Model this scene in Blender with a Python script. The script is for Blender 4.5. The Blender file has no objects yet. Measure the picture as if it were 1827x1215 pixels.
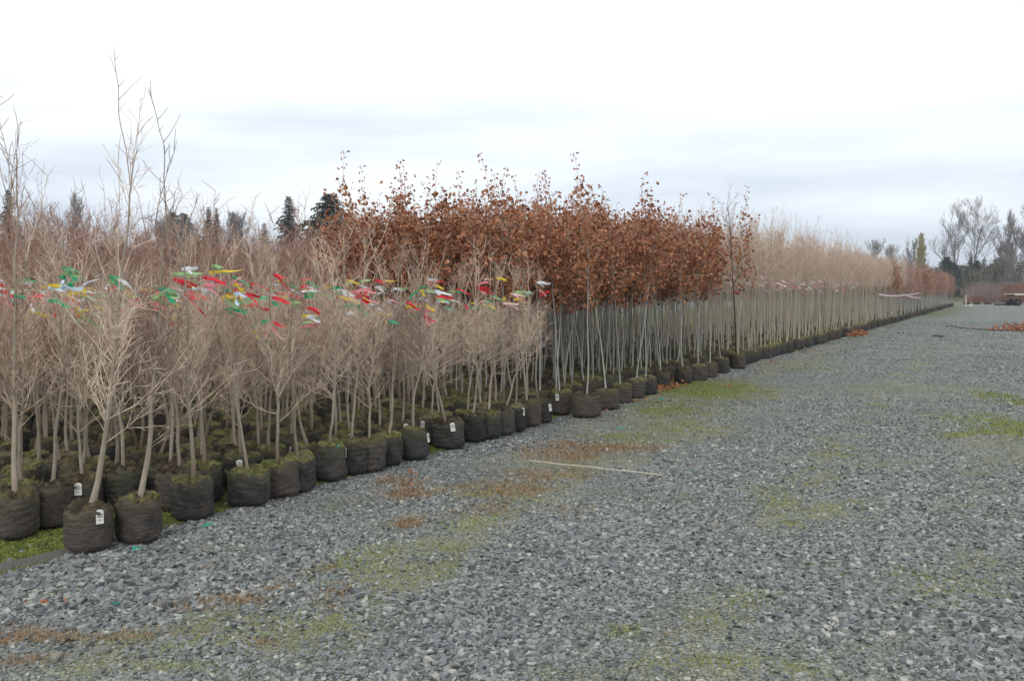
import bpy, bmesh, math, random
import numpy as np
from mathutils import Vector, Matrix
R = math.radians
rnd = random.Random(11)
npr = np.random.default_rng(5)
scene = bpy.context.scene
COL = scene.collection

# ------------------------------------------------------------------ camera
F, CU, CV, CAMH = 1600.0, 913.5, 607.5, 1.6
PITCH = math.atan((607.5 - 515.0) / F)
cam = bpy.data.cameras.new("camera")
cam.lens = 36.0 * F / 1827.0
cam.sensor_width = 36.0
cam.clip_end = 8000
camo = bpy.data.objects.new("camera", cam)
camo.location = (0, 0, CAMH)
camo.rotation_euler = (R(90) - PITCH, 0, 0)
COL.objects.link(camo)
scene.camera = camo

# ------------------------------------------------------------------ world: overcast sky
SUN_EL, SUN_AZ = R(42), R(200)
w = bpy.data.worlds.new("World")
scene.world = w
w.use_nodes = True
nt = w.node_tree
for n in list(nt.nodes): nt.nodes.remove(n)
def N(nt, t, **kw):
    n = nt.nodes.new(t)
    for k, v in kw.items(): setattr(n, k, v)
    return n
out = N(nt, 'ShaderNodeOutputWorld')
bg = N(nt, 'ShaderNodeBackground')
sky = N(nt, 'ShaderNodeTexSky', sky_type='NISHITA', sun_disc=False)
sky.sun_elevation = SUN_EL; sky.sun_rotation = SUN_AZ; sky.dust_density = 2.0
skm = N(nt, 'ShaderNodeVectorMath', operation='SCALE'); skm.inputs['Scale'].default_value = 1.0
tc = N(nt, 'ShaderNodeTexCoord')
mp = N(nt, 'ShaderNodeMapping'); mp.inputs['Scale'].default_value = (1.0, 1.0, 7.0)
n1 = N(nt, 'ShaderNodeTexNoise'); n1.inputs['Scale'].default_value = 1.7; n1.inputs['Detail'].default_value = 5; n1.inputs['Roughness'].default_value = .5
sep = N(nt, 'ShaderNodeSeparateXYZ')
# cloud brightness: thinner (bluer) low down, bright above, broken by noise
mr = N(nt, 'ShaderNodeMapRange'); mr.inputs['From Min'].default_value = 0.06; mr.inputs['From Max'].default_value = 0.23
ad = N(nt, 'ShaderNodeMath', operation='MULTIPLY_ADD'); ad.inputs[1].default_value = 2.5; ad.inputs[2].default_value = -1.29
sm = N(nt, 'ShaderNodeMath', operation='ADD', use_clamp=True)
ramp = N(nt, 'ShaderNodeValToRGB')
cr = ramp.color_ramp
cr.elements[0].position = 0.0; cr.elements[0].color = (6.6, 7.4, 8.5, 1)
cr.elements[1].position = 1.0; cr.elements[1].color = (11.0, 11.2, 11.1, 1)
e = cr.elements.new(0.35); e.color = (8.3, 9.1, 10.1, 1)
e = cr.elements.new(0.65); e.color = (10.0, 10.5, 10.9, 1)
mix = N(nt, 'ShaderNodeMix', data_type='RGBA'); mix.inputs[0].default_value = 0.93
L = nt.links.new
L(tc.outputs['Generated'], mp.inputs['Vector']); L(mp.outputs[0], n1.inputs['Vector'])
L(tc.outputs['Generated'], sep.inputs[0]); L(sep.outputs['Z'], mr.inputs['Value'])
L(n1.outputs['Fac'], ad.inputs[0]); L(ad.outputs[0], sm.inputs[0]); L(mr.outputs[0], sm.inputs[1])
L(sm.outputs[0], ramp.inputs[0])
L(sky.outputs[0], skm.inputs[0])
L(skm.outputs[0], mix.inputs[6]); L(ramp.outputs[0], mix.inputs[7])
L(mix.outputs[2], bg.inputs[0]); bg.inputs[1].default_value = 0.1
L(bg.outputs[0], out.inputs[0])

sl = bpy.data.lights.new("sun", 'SUN'); sl.energy = 0.9; sl.angle = R(18); sl.color = (1, .96, .9)
so = bpy.data.objects.new("sun", sl)
so.rotation_euler = (R(90) - SUN_EL, 0, R(180) - SUN_AZ)
COL.objects.link(so)
scene.view_settings.view_transform = 'Standard'
scene.view_settings.look = 'None'
scene.view_settings.exposure = 0.12
scene.view_settings.gamma = 1.0
scene.cycles.max_bounces = 6
scene.cycles.diffuse_bounces = 3
scene.cycles.transparent_max_bounces = 8

# ------------------------------------------------------------------ mapping helpers
def ray(u, v):
    a, b = (u - CU) / F, -(v - CV) / F
    c, s = math.cos(PITCH), math.sin(PITCH)
    return Vector((a, c + b * s, -s + b * c))
def gnd(u, v):
    d = ray(u, v); t = CAMH / -d.z
    return Vector((d.x * t, d.y * t, 0))
def at(u, v, y):
    d = ray(u, v); t = y / d.y
    return Vector((d.x * t, y, CAMH + d.z * t))

# ------------------------------------------------------------------ materials
MATS = {}
def stem_foot(m):
    t = m.node_tree; b = t.nodes['Principled BSDF']; src = b.inputs['Base Color'].links[0].from_socket
    tcn = N(t, 'ShaderNodeTexCoord'); sp = N(t, 'ShaderNodeSeparateXYZ'); t.links.new(tcn.outputs['Object'], sp.inputs[0]); oi = N(t, 'ShaderNodeObjectInfo')
    a = N(t, 'ShaderNodeMath', operation='MULTIPLY_ADD'); a.inputs[1].default_value = -.55; t.links.new(oi.outputs['Random'], a.inputs[0]); t.links.new(sp.outputs['Z'], a.inputs[2])
    mrr = N(t, 'ShaderNodeMapRange'); mrr.inputs['From Min'].default_value = .18; mrr.inputs['From Max'].default_value = -.18; mrr.inputs['To Max'].default_value = .8
    t.links.new(a.outputs[0], mrr.inputs['Value'])
    mx = N(t, 'ShaderNodeMix', data_type='RGBA'); mx.inputs[7].default_value = (.17, .105, .06, 1)
    t.links.new(mrr.outputs[0], mx.inputs[0]); t.links.new(src, mx.inputs[6]); t.links.new(mx.outputs[2], b.inputs['Base Color'])
def mat(name, ramp_cols, rough=.85, noise=None, rand=True, noise_amt=.35, bump=0, bump_scale=40, spec=.25, coord='Object', translucent=0):
    """ramp_cols: colours picked per object (Random) and modulated by a noise."""
    m = bpy.data.materials.new(name); m.use_nodes = True
    t = m.node_tree; b = t.nodes['Principled BSDF']
    b.inputs['Roughness'].default_value = rough
    b.inputs['Specular IOR Level'].default_value = spec
    rp = N(t, 'ShaderNodeValToRGB')
    c = rp.color_ramp
    k = len(ramp_cols)
    c.elements[0].color = (*ramp_cols[0], 1); c.elements[0].position = 0
    c.elements[1].color = (*ramp_cols[-1], 1); c.elements[1].position = 1
    for i in range(1, k - 1):
        e = c.elements.new(i / (k - 1)); e.color = (*ramp_cols[i], 1)
    oi = N(t, 'ShaderNodeObjectInfo')
    tcn = N(t, 'ShaderNodeTexCoord')
    src = oi.outputs['Random']
    if noise:
        nz = N(t, 'ShaderNodeTexNoise'); nz.inputs['Scale'].default_value = noise; nz.inputs['Detail'].default_value = 3
        t.links.new(tcn.outputs[coord], nz.inputs['Vector'])
        ma = N(t, 'ShaderNodeMath', operation='MULTIPLY_ADD'); ma.inputs[1].default_value = noise_amt * 2
        ma.inputs[2].default_value = -noise_amt + (0 if rand else .5)
        t.links.new(nz.outputs['Fac'], ma.inputs[0])
        if rand:
            a2 = N(t, 'ShaderNodeMath', operation='ADD', use_clamp=True)
            t.links.new(ma.outputs[0], a2.inputs[0]); t.links.new(src, a2.inputs[1])
            src = a2.outputs[0]
        else: src = ma.outputs[0]
    t.links.new(src, rp.inputs[0]); t.links.new(rp.outputs[0], b.inputs['Base Color'])
    if bump:
        nb = N(t, 'ShaderNodeTexNoise'); nb.inputs['Scale'].default_value = bump_scale; nb.inputs['Detail'].default_value = 4
        t.links.new(tcn.outputs['Object'], nb.inputs['Vector'])
        bp = N(t, 'ShaderNodeBump'); bp.inputs['Strength'].default_value = bump; bp.inputs['Distance'].default_value = .01
        t.links.new(nb.outputs['Fac'], bp.inputs['Height']); t.links.new(bp.outputs[0], b.inputs['Normal'])
    MATS[name] = m
    return m
BARK = mat('beige bark', [(.24, .20, .155), (.40, .345, .275), (.31, .28, .235)], noise=9, noise_amt=.45, bump=.5, bump_scale=60)
TWIG = mat('tan twig', [(.24, .175, .14), (.50, .38, .295), (.74, .61, .49), (.42, .32, .25)], noise=16, noise_amt=.65, rand=True)
stem_foot(BARK)
BARKG = mat('grey bark', [(.31, .31, .285), (.46, .45, .41), (.38, .385, .36)], noise=8, bump=.4, bump_scale=70)
BARKT = mat('tan whip bark', [(.34, .29, .23), (.52, .46, .37), (.43, .40, .34)], noise=8, bump=.4, bump_scale=70)
TWIGT = mat('fine tan twig', [(.26, .185, .145), (.48, .365, .285), (.66, .53, .435), (.40, .285, .235)], noise=14, noise_amt=.9, rand=False)
TWIGR = mat('reddish twig', [(.20, .09, .07), (.36, .19, .145), (.46, .32, .25), (.30, .20, .17)], noise=10, noise_amt=.7, rand=True)
DARKB = mat('dark brown bark', [(.07, .045, .035), (.10, .07, .055)], noise=10)
FAB = mat('woven fabric', [(.026, .026, .027), (.050, .047, .045), (.095, .074, .062), (.058, .058, .060), (.034, .035, .038)], noise=16, noise_amt=.45, bump=.8, bump_scale=70, rough=.8)
def crinkle(m, sc, dist):
    t = m.node_tree; b = t.nodes['Principled BSDF']; old = b.inputs['Normal'].links[0].from_node
    tcn = N(t, 'ShaderNodeTexCoord'); mpn = N(t, 'ShaderNodeMapping'); mpn.inputs['Scale'].default_value = sc
    nz = N(t, 'ShaderNodeTexNoise'); nz.inputs['Scale'].default_value = 1; nz.inputs['Detail'].default_value = 4; nz.inputs['Distortion'].default_value = 1.2
    t.links.new(tcn.outputs['Object'], mpn.inputs[0]); t.links.new(mpn.outputs[0], nz.inputs['Vector'])
    bp = N(t, 'ShaderNodeBump'); bp.inputs['Strength'].default_value = 1; bp.inputs['Distance'].default_value = dist
    t.links.new(nz.outputs['Fac'], bp.inputs['Height']); t.links.new(bp.outputs[0], old.inputs['Normal'])
crinkle(FAB, (12, 12, 38), .02)
# mossy / soiled bag variation: olive film near the rim
def rim_film(m):
    t = m.node_tree; b = t.nodes['Principled BSDF']
    src = b.inputs['Base Color'].links[0].from_socket
    tcn = N(t, 'ShaderNodeTexCoord'); sp = N(t, 'ShaderNodeSeparateXYZ'); t.links.new(tcn.outputs['Object'], sp.inputs[0])
    nz = N(t, 'ShaderNodeTexNoise'); nz.inputs['Scale'].default_value = 9; t.links.new(tcn.outputs['Object'], nz.inputs['Vector'])
    oi = N(t, 'ShaderNodeObjectInfo')
    a = N(t, 'ShaderNodeMath', operation='MULTIPLY_ADD'); a.inputs[1].default_value = .22; t.links.new(nz.outputs['Fac'], a.inputs[0]); t.links.new(sp.outputs['Z'], a.inputs[2])
    a2 = N(t, 'ShaderNodeMath', operation='MULTIPLY_ADD'); a2.inputs[1].default_value = .13; t.links.new(oi.outputs['Random'], a2.inputs[0]); t.links.new(a.outputs[0], a2.inputs[2])
    mrr = N(t, 'ShaderNodeMapRange'); mrr.inputs['From Min'].default_value = .30; mrr.inputs['From Max'].default_value = .50; mrr.inputs['To Max'].default_value = .75
    t.links.new(a2.outputs[0], mrr.inputs['Value'])
    mx = N(t, 'ShaderNodeMix', data_type='RGBA'); mx.inputs[7].default_value = (.10, .095, .055, 1)
    t.links.new(mrr.outputs[0], mx.inputs[0]); t.links.new(src, mx.inputs[6]); t.links.new(mx.outputs[2], b.inputs['Base Color'])
rim_film(FAB)
SOIL = mat('mossy soil', [(.045, .035, .025), (.11, .085, .05), (.10, .10, .04), (.17, .18, .065), (.15, .12, .075)], noise=22, noise_amt=.8, bump=1, bump_scale=60, rough=1)
LEAF = mat('rust brown leaf', [(.12, .040, .018), (.26, .086, .035), (.40, .17, .078), (.66, .45, .28)], noise=26, noise_amt=.9, rand=False, rough=.55, spec=.4)
PAPER = mat('white plastic tag', [(.75, .74, .70), (.62, .62, .58)], rough=.4)
INK = mat('black print', [(.03, .03, .03), (.03, .03, .03)])
def flat(name, c, rough=.5): return mat(name, [c, tuple(x * .8 for x in c)], rough=rough)
RIB = {'red': flat('red ribbon', (.72, .03, .05)), 'green': flat('green ribbon', (.02, .38, .17)), 'white': flat('white ribbon', (.82, .84, .88)),
       'yellow': flat('yellow ribbon', (.78, .56, .05)), 'pink': flat('pink ribbon', (.85, .30, .34)), 'blue': flat('pale blue ribbon', (.58, .70, .84)),
       'lime': flat('light green ribbon', (.30, .55, .22)), 'pale': flat('faded pink ribbon', (.80, .58, .55))}
TEAL = flat('teal plastic', (.02, .33, .25))
BAMBOO = mat('bamboo cane', [(.46, .42, .34), (.58, .54, .45)], noise=20)

# ------------------------------------------------------------------ mesh helpers
class MB:
    def __init__(s): s.v = []; s.f = []; s.m = []; s.n = 0
    def add(s, verts, faces, m=0):
        s.v.extend([tuple(x) for x in verts]); s.f.extend([tuple(i + s.n for i in f) for f in faces]); s.m.extend([m] * len(faces)); s.n += len(verts)
    def tube(s, P, rad, n=3, m=0, cap=False):
        P = np.asarray(P, float); k = len(P)
        T = np.gradient(P, axis=0); T /= (np.linalg.norm(T, axis=1)[:, None] + 1e-9)
        ref = np.array((1., 0, 0)) if abs(T[0][0]) < .8 else np.array((0, 1., 0))
        A = np.cross(T, ref); A /= (np.linalg.norm(A, axis=1)[:, None] + 1e-9); B = np.cross(T, A)
        an = np.arange(n) * 2 * math.pi / n
        rad = np.asarray(rad, float) * np.ones(k)
        V = P[:, None, :] + rad[:, None, None] * (np.cos(an)[None, :, None] * A[:, None, :] + np.sin(an)[None, :, None] * B[:, None, :])
        f = [(i * n + j, i * n + (j + 1) % n, (i + 1) * n + (j + 1) % n, (i + 1) * n + j) for i in range(k - 1) for j in range(n)]
        if cap: f += [tuple(range(n))[::-1], tuple((k - 1) * n + j for j in range(n))]
        s.add(V.reshape(-1, 3), f, m)
    def box(s, c, d, m=0, rz=0):
        c = Vector(c); co, si = math.cos(rz), math.sin(rz); vs = []
        for z in (-1, 1):
            for x, y in ((-1, -1), (1, -1), (1, 1), (-1, 1)):
                X, Y = x * d[0] / 2, y * d[1] / 2
                vs.append((c.x + X * co - Y * si, c.y + X * si + Y * co, c.z + z * d[2] / 2))
        s.add(vs, [(3, 2, 1, 0), (4, 5, 6, 7), (0, 1, 5, 4), (1, 2, 6, 5), (2, 3, 7, 6), (3, 0, 4, 7)], m)
    def mesh(s, name, mats, smooth=False):
        me = bpy.data.meshes.new(name); me.from_pydata(s.v, [], s.f)
        for mm in mats: me.materials.append(mm)
        if len(mats) > 1: me.polygons.foreach_set('material_index', s.m)
        if smooth: me.polygons.foreach_set('use_smooth', [True] * len(s.f))
        me.update(); return me
def link(o, parent=None):
    COL.objects.link(o)
    if parent is not None: o.parent = parent
    return o
def ob(name, me, parent=None, loc=(0, 0, 0), rz=0, **tags):
    o = bpy.data.objects.new(name, me); link(o, parent); o.location = loc; o.rotation_euler = (0, 0, rz)
    for k, v in tags.items(): o[k] = v
    return o

# ------------------------------------------------------------------ plants
def wander(p, d, length, step, wob, up=0.0, r=rnd):
    """polyline that drifts; returns points"""
    P = [Vector(p)]; d = Vector(d).normalized(); n = max(2, int(round(length / step)))
    for i in range(n):
        d = (d + Vector((r.gauss(0, wob), r.gauss(0, wob), r.gauss(0, wob) + up))).normalized()
        P.append(P[-1] + d * (length / n))
    return P
def sapling_parts(seed, H, base_r, first, nb, blen, sub, upward, twig_r=.0017, tall=0, wob=.10, subsub=2, lean=(0, 0), spread=1.0, dense_to=None):
    r = random.Random(seed)
    tr, cw = MB(), MB()
    P = [Vector((0, 0, .2))]; d = Vector((r.gauss(0, .06) + lean[0], r.gauss(0, .06) + lean[1], 1)).normalized()
    nseg = int(H / .11)
    for i in range(nseg):
        d = (d + Vector((r.gauss(0, wob) , r.gauss(0, wob), .22))).normalized()
        P.append(P[-1] + d * (H - .2) / nseg + Vector((r.gauss(0, 1), r.gauss(0, 1), 0)) * .028 * wob)
    k = len(P)
    rad = [base_r * (1 - .88 * (i / (k - 1)) ** .75) * r.uniform(.9, 1.12) + (.010 if i == 0 else 0) for i in range(k)]
    tr.tube(P, rad, 6)
    def pt(h):
        f = (h - .2) / (H - .2) * (k - 1); f = max(0, min(k - 1.001, f)); i = int(f)
        return P[i].lerp(P[i + 1], f - i), rad[i]
    for b in range(nb):
        q = (b + r.random()) / nb
        h = first + (H - first) * q ** .9
        if dense_to and b < nb * .78: h = first + (dense_to - first) * b / (nb * .78)
        low = dense_to and b < 4
        if low: h = first * r.uniform(.85, 1.25)
        p, rr = pt(h)
        a = r.uniform(0, 2 * math.pi)
        L_ = blen * (1 - .55 * q) * r.uniform(.5, 1.2)
        hi = dense_to and h > dense_to
        if hi: L_ = blen * r.uniform(.18, .5)
        elif dense_to: L_ = blen * r.uniform(.4, 1.15) * (1 - .35 * (h - first) / (dense_to - first))
        el = upward + r.gauss(0, .25) + (.9 if hi else 0)
        if low: el = r.uniform(.45, 1.0); L_ = blen * r.uniform(.8, 1.25)
        dd = Vector((math.cos(a) * spread, math.sin(a) * spread, el))
        bp = wander(p, dd, L_, .09, .17, .07, r)
        br = min(rr * .45, .0042)
        cw.tube(bp, np.linspace(br, twig_r, len(bp)), 4)
        for j in range(max(1, sub // 3) if hi else sub):
            i = r.randrange(1, len(bp)) if len(bp) > 2 else 1
            sd = (bp[i] - bp[i - 1]).normalized() + Vector((r.gauss(0, .6), r.gauss(0, .6), r.gauss(.4, .45)))
            sp = wander(bp[i], sd, L_ * r.uniform(.25, .6), .06, .22, .05, r)
            cw.tube(sp, np.linspace(twig_r * 1.25, twig_r * .8, len(sp)), 3)
            for _ in range(r.randint(0, subsub)):
                i2 = r.randrange(1, len(sp))
                s2 = (sp[i2] - sp[i2 - 1]).normalized() + Vector((r.gauss(0, .9), r.gauss(0, .9), r.gauss(.2, .5)))
                s3 = wander(sp[i2], s2, r.uniform(.04, .11), .04, .2, .03, r)
                cw.tube(s3, np.linspace(twig_r, twig_r * .7, len(s3)), 3)
    for b in range(tall):      # long upright shoots above the crown
        p, rr = pt(H * r.uniform(.62, .95))
        a = r.uniform(0, 6.28)
        sp = wander(p, (math.cos(a) * .35, math.sin(a) * .35, 1), r.uniform(.5, 1.0), .08, .09, .06, r)
        cw.tube(sp, np.linspace(.0042, .0015, len(sp)), 4)
        for i in range(2, len(sp)):
            if r.random() < .75:
                s2 = wander(sp[i], (r.gauss(0, .6), r.gauss(0, .6), .8), r.uniform(.03, .22), .06, .12, .05, r)
                cw.tube(s2, np.linspace(.003, .0016, len(s2)), 3)
    return tr, cw, P
def leaf(mb, p, r, size, m=0):
    """folded, lobed-ish dry leaf: four faces about a midrib"""
    a = Vector((r.gauss(0, 1), r.gauss(0, 1), r.gauss(-.35, .8))).normalized()
    b = a.cross(Vector((r.gauss(0, 1), r.gauss(0, 1), r.gauss(0, 1)))).normalized(); c = a.cross(b)
    l, wd = size, size * r.uniform(.25, .42); fo = r.uniform(.15, .6) * wd; cu = r.uniform(-.3, .3) * l
    m0 = p; m1 = p + a * l * .5 + c * cu * .5; m2 = p + a * l + c * cu * .1
    e1 = p + a * l * .38 + b * wd + c * fo; e2 = p + a * l * .38 - b * wd + c * fo
    e3 = p + a * l * .75 + b * wd * .7 + c * (fo + cu * .3); e4 = p + a * l * .75 - b * wd * .7 + c * (fo + cu * .3)
    mb.add([m0, m1, m2, e1, e2, e3, e4], [(0, 1, 3), (0, 4, 1), (1, 2, 5), (1, 5, 3), (1, 6, 2), (1, 4, 6)], m)
def oak_parts(seed, H, nleaf):
    r = random.Random(seed)
    tr, cw, P = sapling_parts(seed, H, .0125, 1.34, 24, .42, 3, 1.0, wob=.028, subsub=0)
    lv = MB()
    pts = [Vector(v) for v in cw.v[::3] if v[2] > 1.28]
    for i in range(nleaf):
        p = r.choice(pts)
        if p.z > H * .93 and r.random() < .5: continue
        leaf(lv, p + Vector((r.gauss(0, .055), r.gauss(0, .055), r.gauss(-.03, .06))), r, r.uniform(.032, .080))
    # leader with a few leaves left
    top = P[-1]; d = (P[-1] - P[-3]).normalized()
    ld = wander(top, d + Vector((r.gauss(0, .16), r.gauss(0, .16), .3)), r.choice((.05, .1, .18, .3, .55)) * r.uniform(.8, 1.2), .08, .08, .06, r)
    cw.tube(ld, np.linspace(.004, .0018, len(ld)), 4)
    for q in ld[1:]:
        for _ in range(r.randint(0, 4)): leaf(lv, q + Vector((r.gauss(0, .02), r.gauss(0, .02), 0)), r, r.uniform(.03, .06))
    return tr, cw, lv
def bag_mesh(seed, with_soil, lod=1.0, slump=0.0):
    r = random.Random(seed); n = 26 if with_soil else 44; mb = MB()
    ph = [r.uniform(0, 6.28) for _ in range(12)]; am = [r.uniform(.002, .010) for _ in range(6)]
    tap = r.uniform(-.06, .12); H_ = .27
    nk = 9 if with_soil else 20
    rows = []
    for k in range(nk + 1):
        f = k / nk; z = H_ * f
        ra = .141 * (1 - tap * (f - .4)) * (1 - .16 * max(0, .12 - f) / .12) * (1 - .10 * max(0, f - .9) / .1)
        row = []
        for j in range(n):
            a = 2 * math.pi * j / n
            q = ra + am[0] * math.cos(2 * a + ph[0]) + am[1] * .8 * math.cos(3 * a + ph[1] + 2 * f) + r.gauss(0, .0012)
            w1 = max(0, math.sin(a + ph[4] + f)) ; w2 = max(0, math.sin(a * 1.5 + ph[6] - 2 * f))
            q += .0036 * w1 * math.sin(f * 34 + 2.2 * math.sin(a * 2 + ph[2]) + ph[3]) + .0035 * w2 * math.sin(9 * a + 5 * math.sin(f * 4 + ph[7]))
            q += .006 * math.sin(4 * a + ph[8] + 3 * f) * math.sin(f * 6 + ph[9])
            zz = z * (1 - slump * .5 * (1 + math.cos(a - ph[5]))) + (.014 * math.sin(2 * a + ph[4]) + .009 * math.sin(5 * a + ph[5]) + .006 * math.sin(9 * a + ph[10])) * f ** 2
            row.append((q * math.cos(a) * (1 + slump), q * math.sin(a), zz))
        rows.append(row)
    prof = rows
    vs = [p for row in rows for p in row]
    fs = [(k * n + j, k * n + (j + 1) % n, (k + 1) * n + (j + 1) % n, (k + 1) * n + j) for k in range(len(prof) - 1) for j in range(n)]
    mb.add(vs, fs, 0)
    sb = mb if with_soil else MB()
    # soil mound with clods, moss cushions and a few dead leaves
    rings = 5; sv = []; sf = []
    last = rows[-1]
    for k in range(rings + 1):
        t = k / rings
        for j in range(n):
            x, y, z = last[j]
            sv.append((x * (1 - t) * 1.01, y * (1 - t) * 1.01, z + .012 * math.sin(t * 3.1) * 1.6 + (r.gauss(0, .0055) if 0 < k else 0)))
    sf = [(k * n + j, k * n + (j + 1) % n, (k + 1) * n + (j + 1) % n, (k + 1) * n + j) for k in range(rings) for j in range(n)]
    sb.add(sv, sf, 1 if with_soil else 0)
    for _ in range(70 if not with_soil else 26):
        a, q = r.uniform(0, 6.28), .145 * math.sqrt(r.random()); x, y = q * math.cos(a), q * math.sin(a)
        h = r.uniform(.008, .035); ww = r.uniform(.006, .016); dx, dy = r.gauss(0, .012), r.gauss(0, .012); a2 = r.uniform(0, 6.28)
        z0 = .262 * (1 - slump * .5)
        sb.add([(x - ww * math.cos(a2), y - ww * math.sin(a2), z0), (x + ww * math.cos(a2), y + ww * math.sin(a2), z0), (x + dx, y + dy, z0 + .01 + h)], [(0, 1, 2)], 1 if with_soil else 0)
    if with_soil: return mb.mesh('grow_bag', [FAB, SOIL], True), None
    return mb.mesh('grow_bag', [FAB], True), sb.mesh('soil', [SOIL], False)

NBAG = 7
BAGS = [bag_mesh(100 + i, False, slump=[0, .04, .09, 0, .16, .02, .06][i]) for i in range(NBAG)]
BAGS_R = [bag_mesh(200 + i, True, slump=[0, .04, .1, 0][i])[0] for i in range(4)]
A_TREES = []
for i in range(14):
    t_, c_, P_ = sapling_parts(300 + i, rnd.uniform(1.85, 2.2), rnd.uniform(.0145, .0185), rnd.uniform(.62, 1.12), rnd.randint(32, 40), .40, 7, 1.5, twig_r=.0011, tall=rnd.choice([0, 1, 1, 2]), wob=.08, dense_to=rnd.uniform(1.35, 1.6))
    A_TREES.append((t_.mesh('trunk', [BARK], True), c_.mesh('crown', [TWIG]), P_ + [Vector(q) for q in c_.v[::7] if 1.3 < q[2] < 1.85]))
TWIGB = mat('russet twig', [(.22, .12, .09), (.38, .22, .165), (.52, .37, .29), (.34, .22, .18)], noise=14, noise_amt=.6)
A_RED = []
for T_ in A_TREES:
    cm = T_[1].copy(); cm.materials[0] = TWIGB; A_RED.append((T_[0], cm, T_[2]))
TALL = []
for i, (H, ln) in enumerate(((2.5, (.07, 0)), (2.5, (-.01, 0)), (2.15, (0, .05)))):
    t_, c_, P_ = sapling_parts(355 + i, H, .021, .66, 46, .46, 8, 1.2, twig_r=.0013, tall=4, wob=.06, lean=ln, dense_to=1.5)
    TALL.append((t_.mesh('trunk', [BARK], True), c_.mesh('crown', [TWIG]), P_))
O_TREES = []
for i in range(12):
    t_, c_, l_ = oak_parts(400 + i, rnd.uniform(2.35, 2.78), rnd.randint(430, 620))
    O_TREES.append((t_.mesh('trunk', [BARKG], True), c_.mesh('crown', [TWIG]), l_.mesh('leaves', [LEAF])))
S_TREES = []
for i in range(8):
    t_, c_, P_ = sapling_parts(500 + i, rnd.uniform(2.5, 2.95), .015, 1.5, 36, .44, 3, 2.4, wob=.028, subsub=1, tall=4, twig_r=.0024)
    S_TREES.append((t_.mesh('trunk', [BARKT], True), c_.mesh('crown', [TWIGT]), P_))
t_, c_, P_ = sapling_parts(560, 3.3, .02, 1.5, 16, .6, 3, 1.0, wob=.04, subsub=1, tall=4, twig_r=.003)
DARK_TREE = (t_.mesh('trunk', [DARKB], True), c_.mesh('crown', [DARKB]), P_)

def ribbon_mesh(seed, colours):
    """a knot round the stem and one or two flat tails streaming to the right"""
    r = random.Random(seed); mb = MB()
    for ci, c in enumerate(colours):
        z = -.045 * ci + r.gauss(0, .01)
        an = [2 * math.pi * k / 8 for k in range(9)]
        vs = [(.012 * math.cos(a), .012 * math.sin(a), z + s * .008) for a in an for s in (-1, 1)]
        mb.add(vs, [(2 * k, 2 * k + 2, 2 * k + 3, 2 * k + 1) for k in range(8)], ci)
        for tl in range(r.choice((1, 2, 2))):
            L_ = r.uniform(.09, .18); n = 7; w_ = .0125; dirx = math.cos(r.gauss(0, .5)); diry = math.sin(r.gauss(0, .6))
            dz = r.gauss(-.15, .25); tw = r.uniform(-1.0, 1.0); vs = []
            for k in range(n + 1):
                t = k / n
                x, y = dirx * L_ * t, diry * L_ * t + .012 * math.sin(t * 7)
                zz = z + dz * L_ * t + .012 * math.sin(t * 5 + tl) * t
                an_ = tw * t * 1.5 + .3
                oy, oz = math.sin(an_) * w_, math.cos(an_) * w_
                vs += [(x, y - oy, zz - oz), (x, y + oy, zz + oz)]
            mb.add(vs, [(2 * k, 2 * k + 2, 2 * k + 3, 2 * k + 1) for k in range(n)], ci)
    return mb.mesh('ribbon', [RIB[c] for c in colours], True)
RIBBONS = {}
def ribbon(cols):
    k = tuple(cols) + (rnd.randrange(3),)
    if k not in RIBBONS: RIBBONS[k] = ribbon_mesh(len(RIBBONS) + 900, cols)
    return RIBBONS[k]
def tag_mesh():
    mb = MB(); w_, h = .046, .078
    mb.add([(-w_ / 2, 0, 0), (w_ / 2, 0, 0), (w_ / 2, .004, h), (w_ * .2, .004, h + .008), (-w_ * .2, .004, h + .008), (-w_ / 2, .004, h),
            (-w_ / 2, .0015, 0), (w_ / 2, .0015, 0), (w_ / 2, .0055, h), (w_ * .2, .0055, h + .008), (-w_ * .2, .0055, h + .008), (-w_ / 2, .0055, h)],
           [(0, 1, 2, 3, 4, 5), (11, 10, 9, 8, 7, 6)] + [(i, (i + 1) % 6 , (i + 1) % 6 + 6, i + 6) for i in range(6)][::1], 0)
    for k, (z, ww) in enumerate(((.066, .4), (.057, .8), (.049, .7), (.041, .8), (.024, .55))):
        y = -.0012 + .004 * z / h
        mb.add([(-w_ * ww / 2, y, z - .0018), (w_ * ww / 2, y, z - .0018), (w_ * ww / 2, y, z + .0018), (-w_ * ww / 2, y, z + .0018)], [(0, 1, 2, 3)], 1)
    return mb.mesh('plant_tag', [PAPER, INK])
TAGM = tag_mesh()

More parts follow.
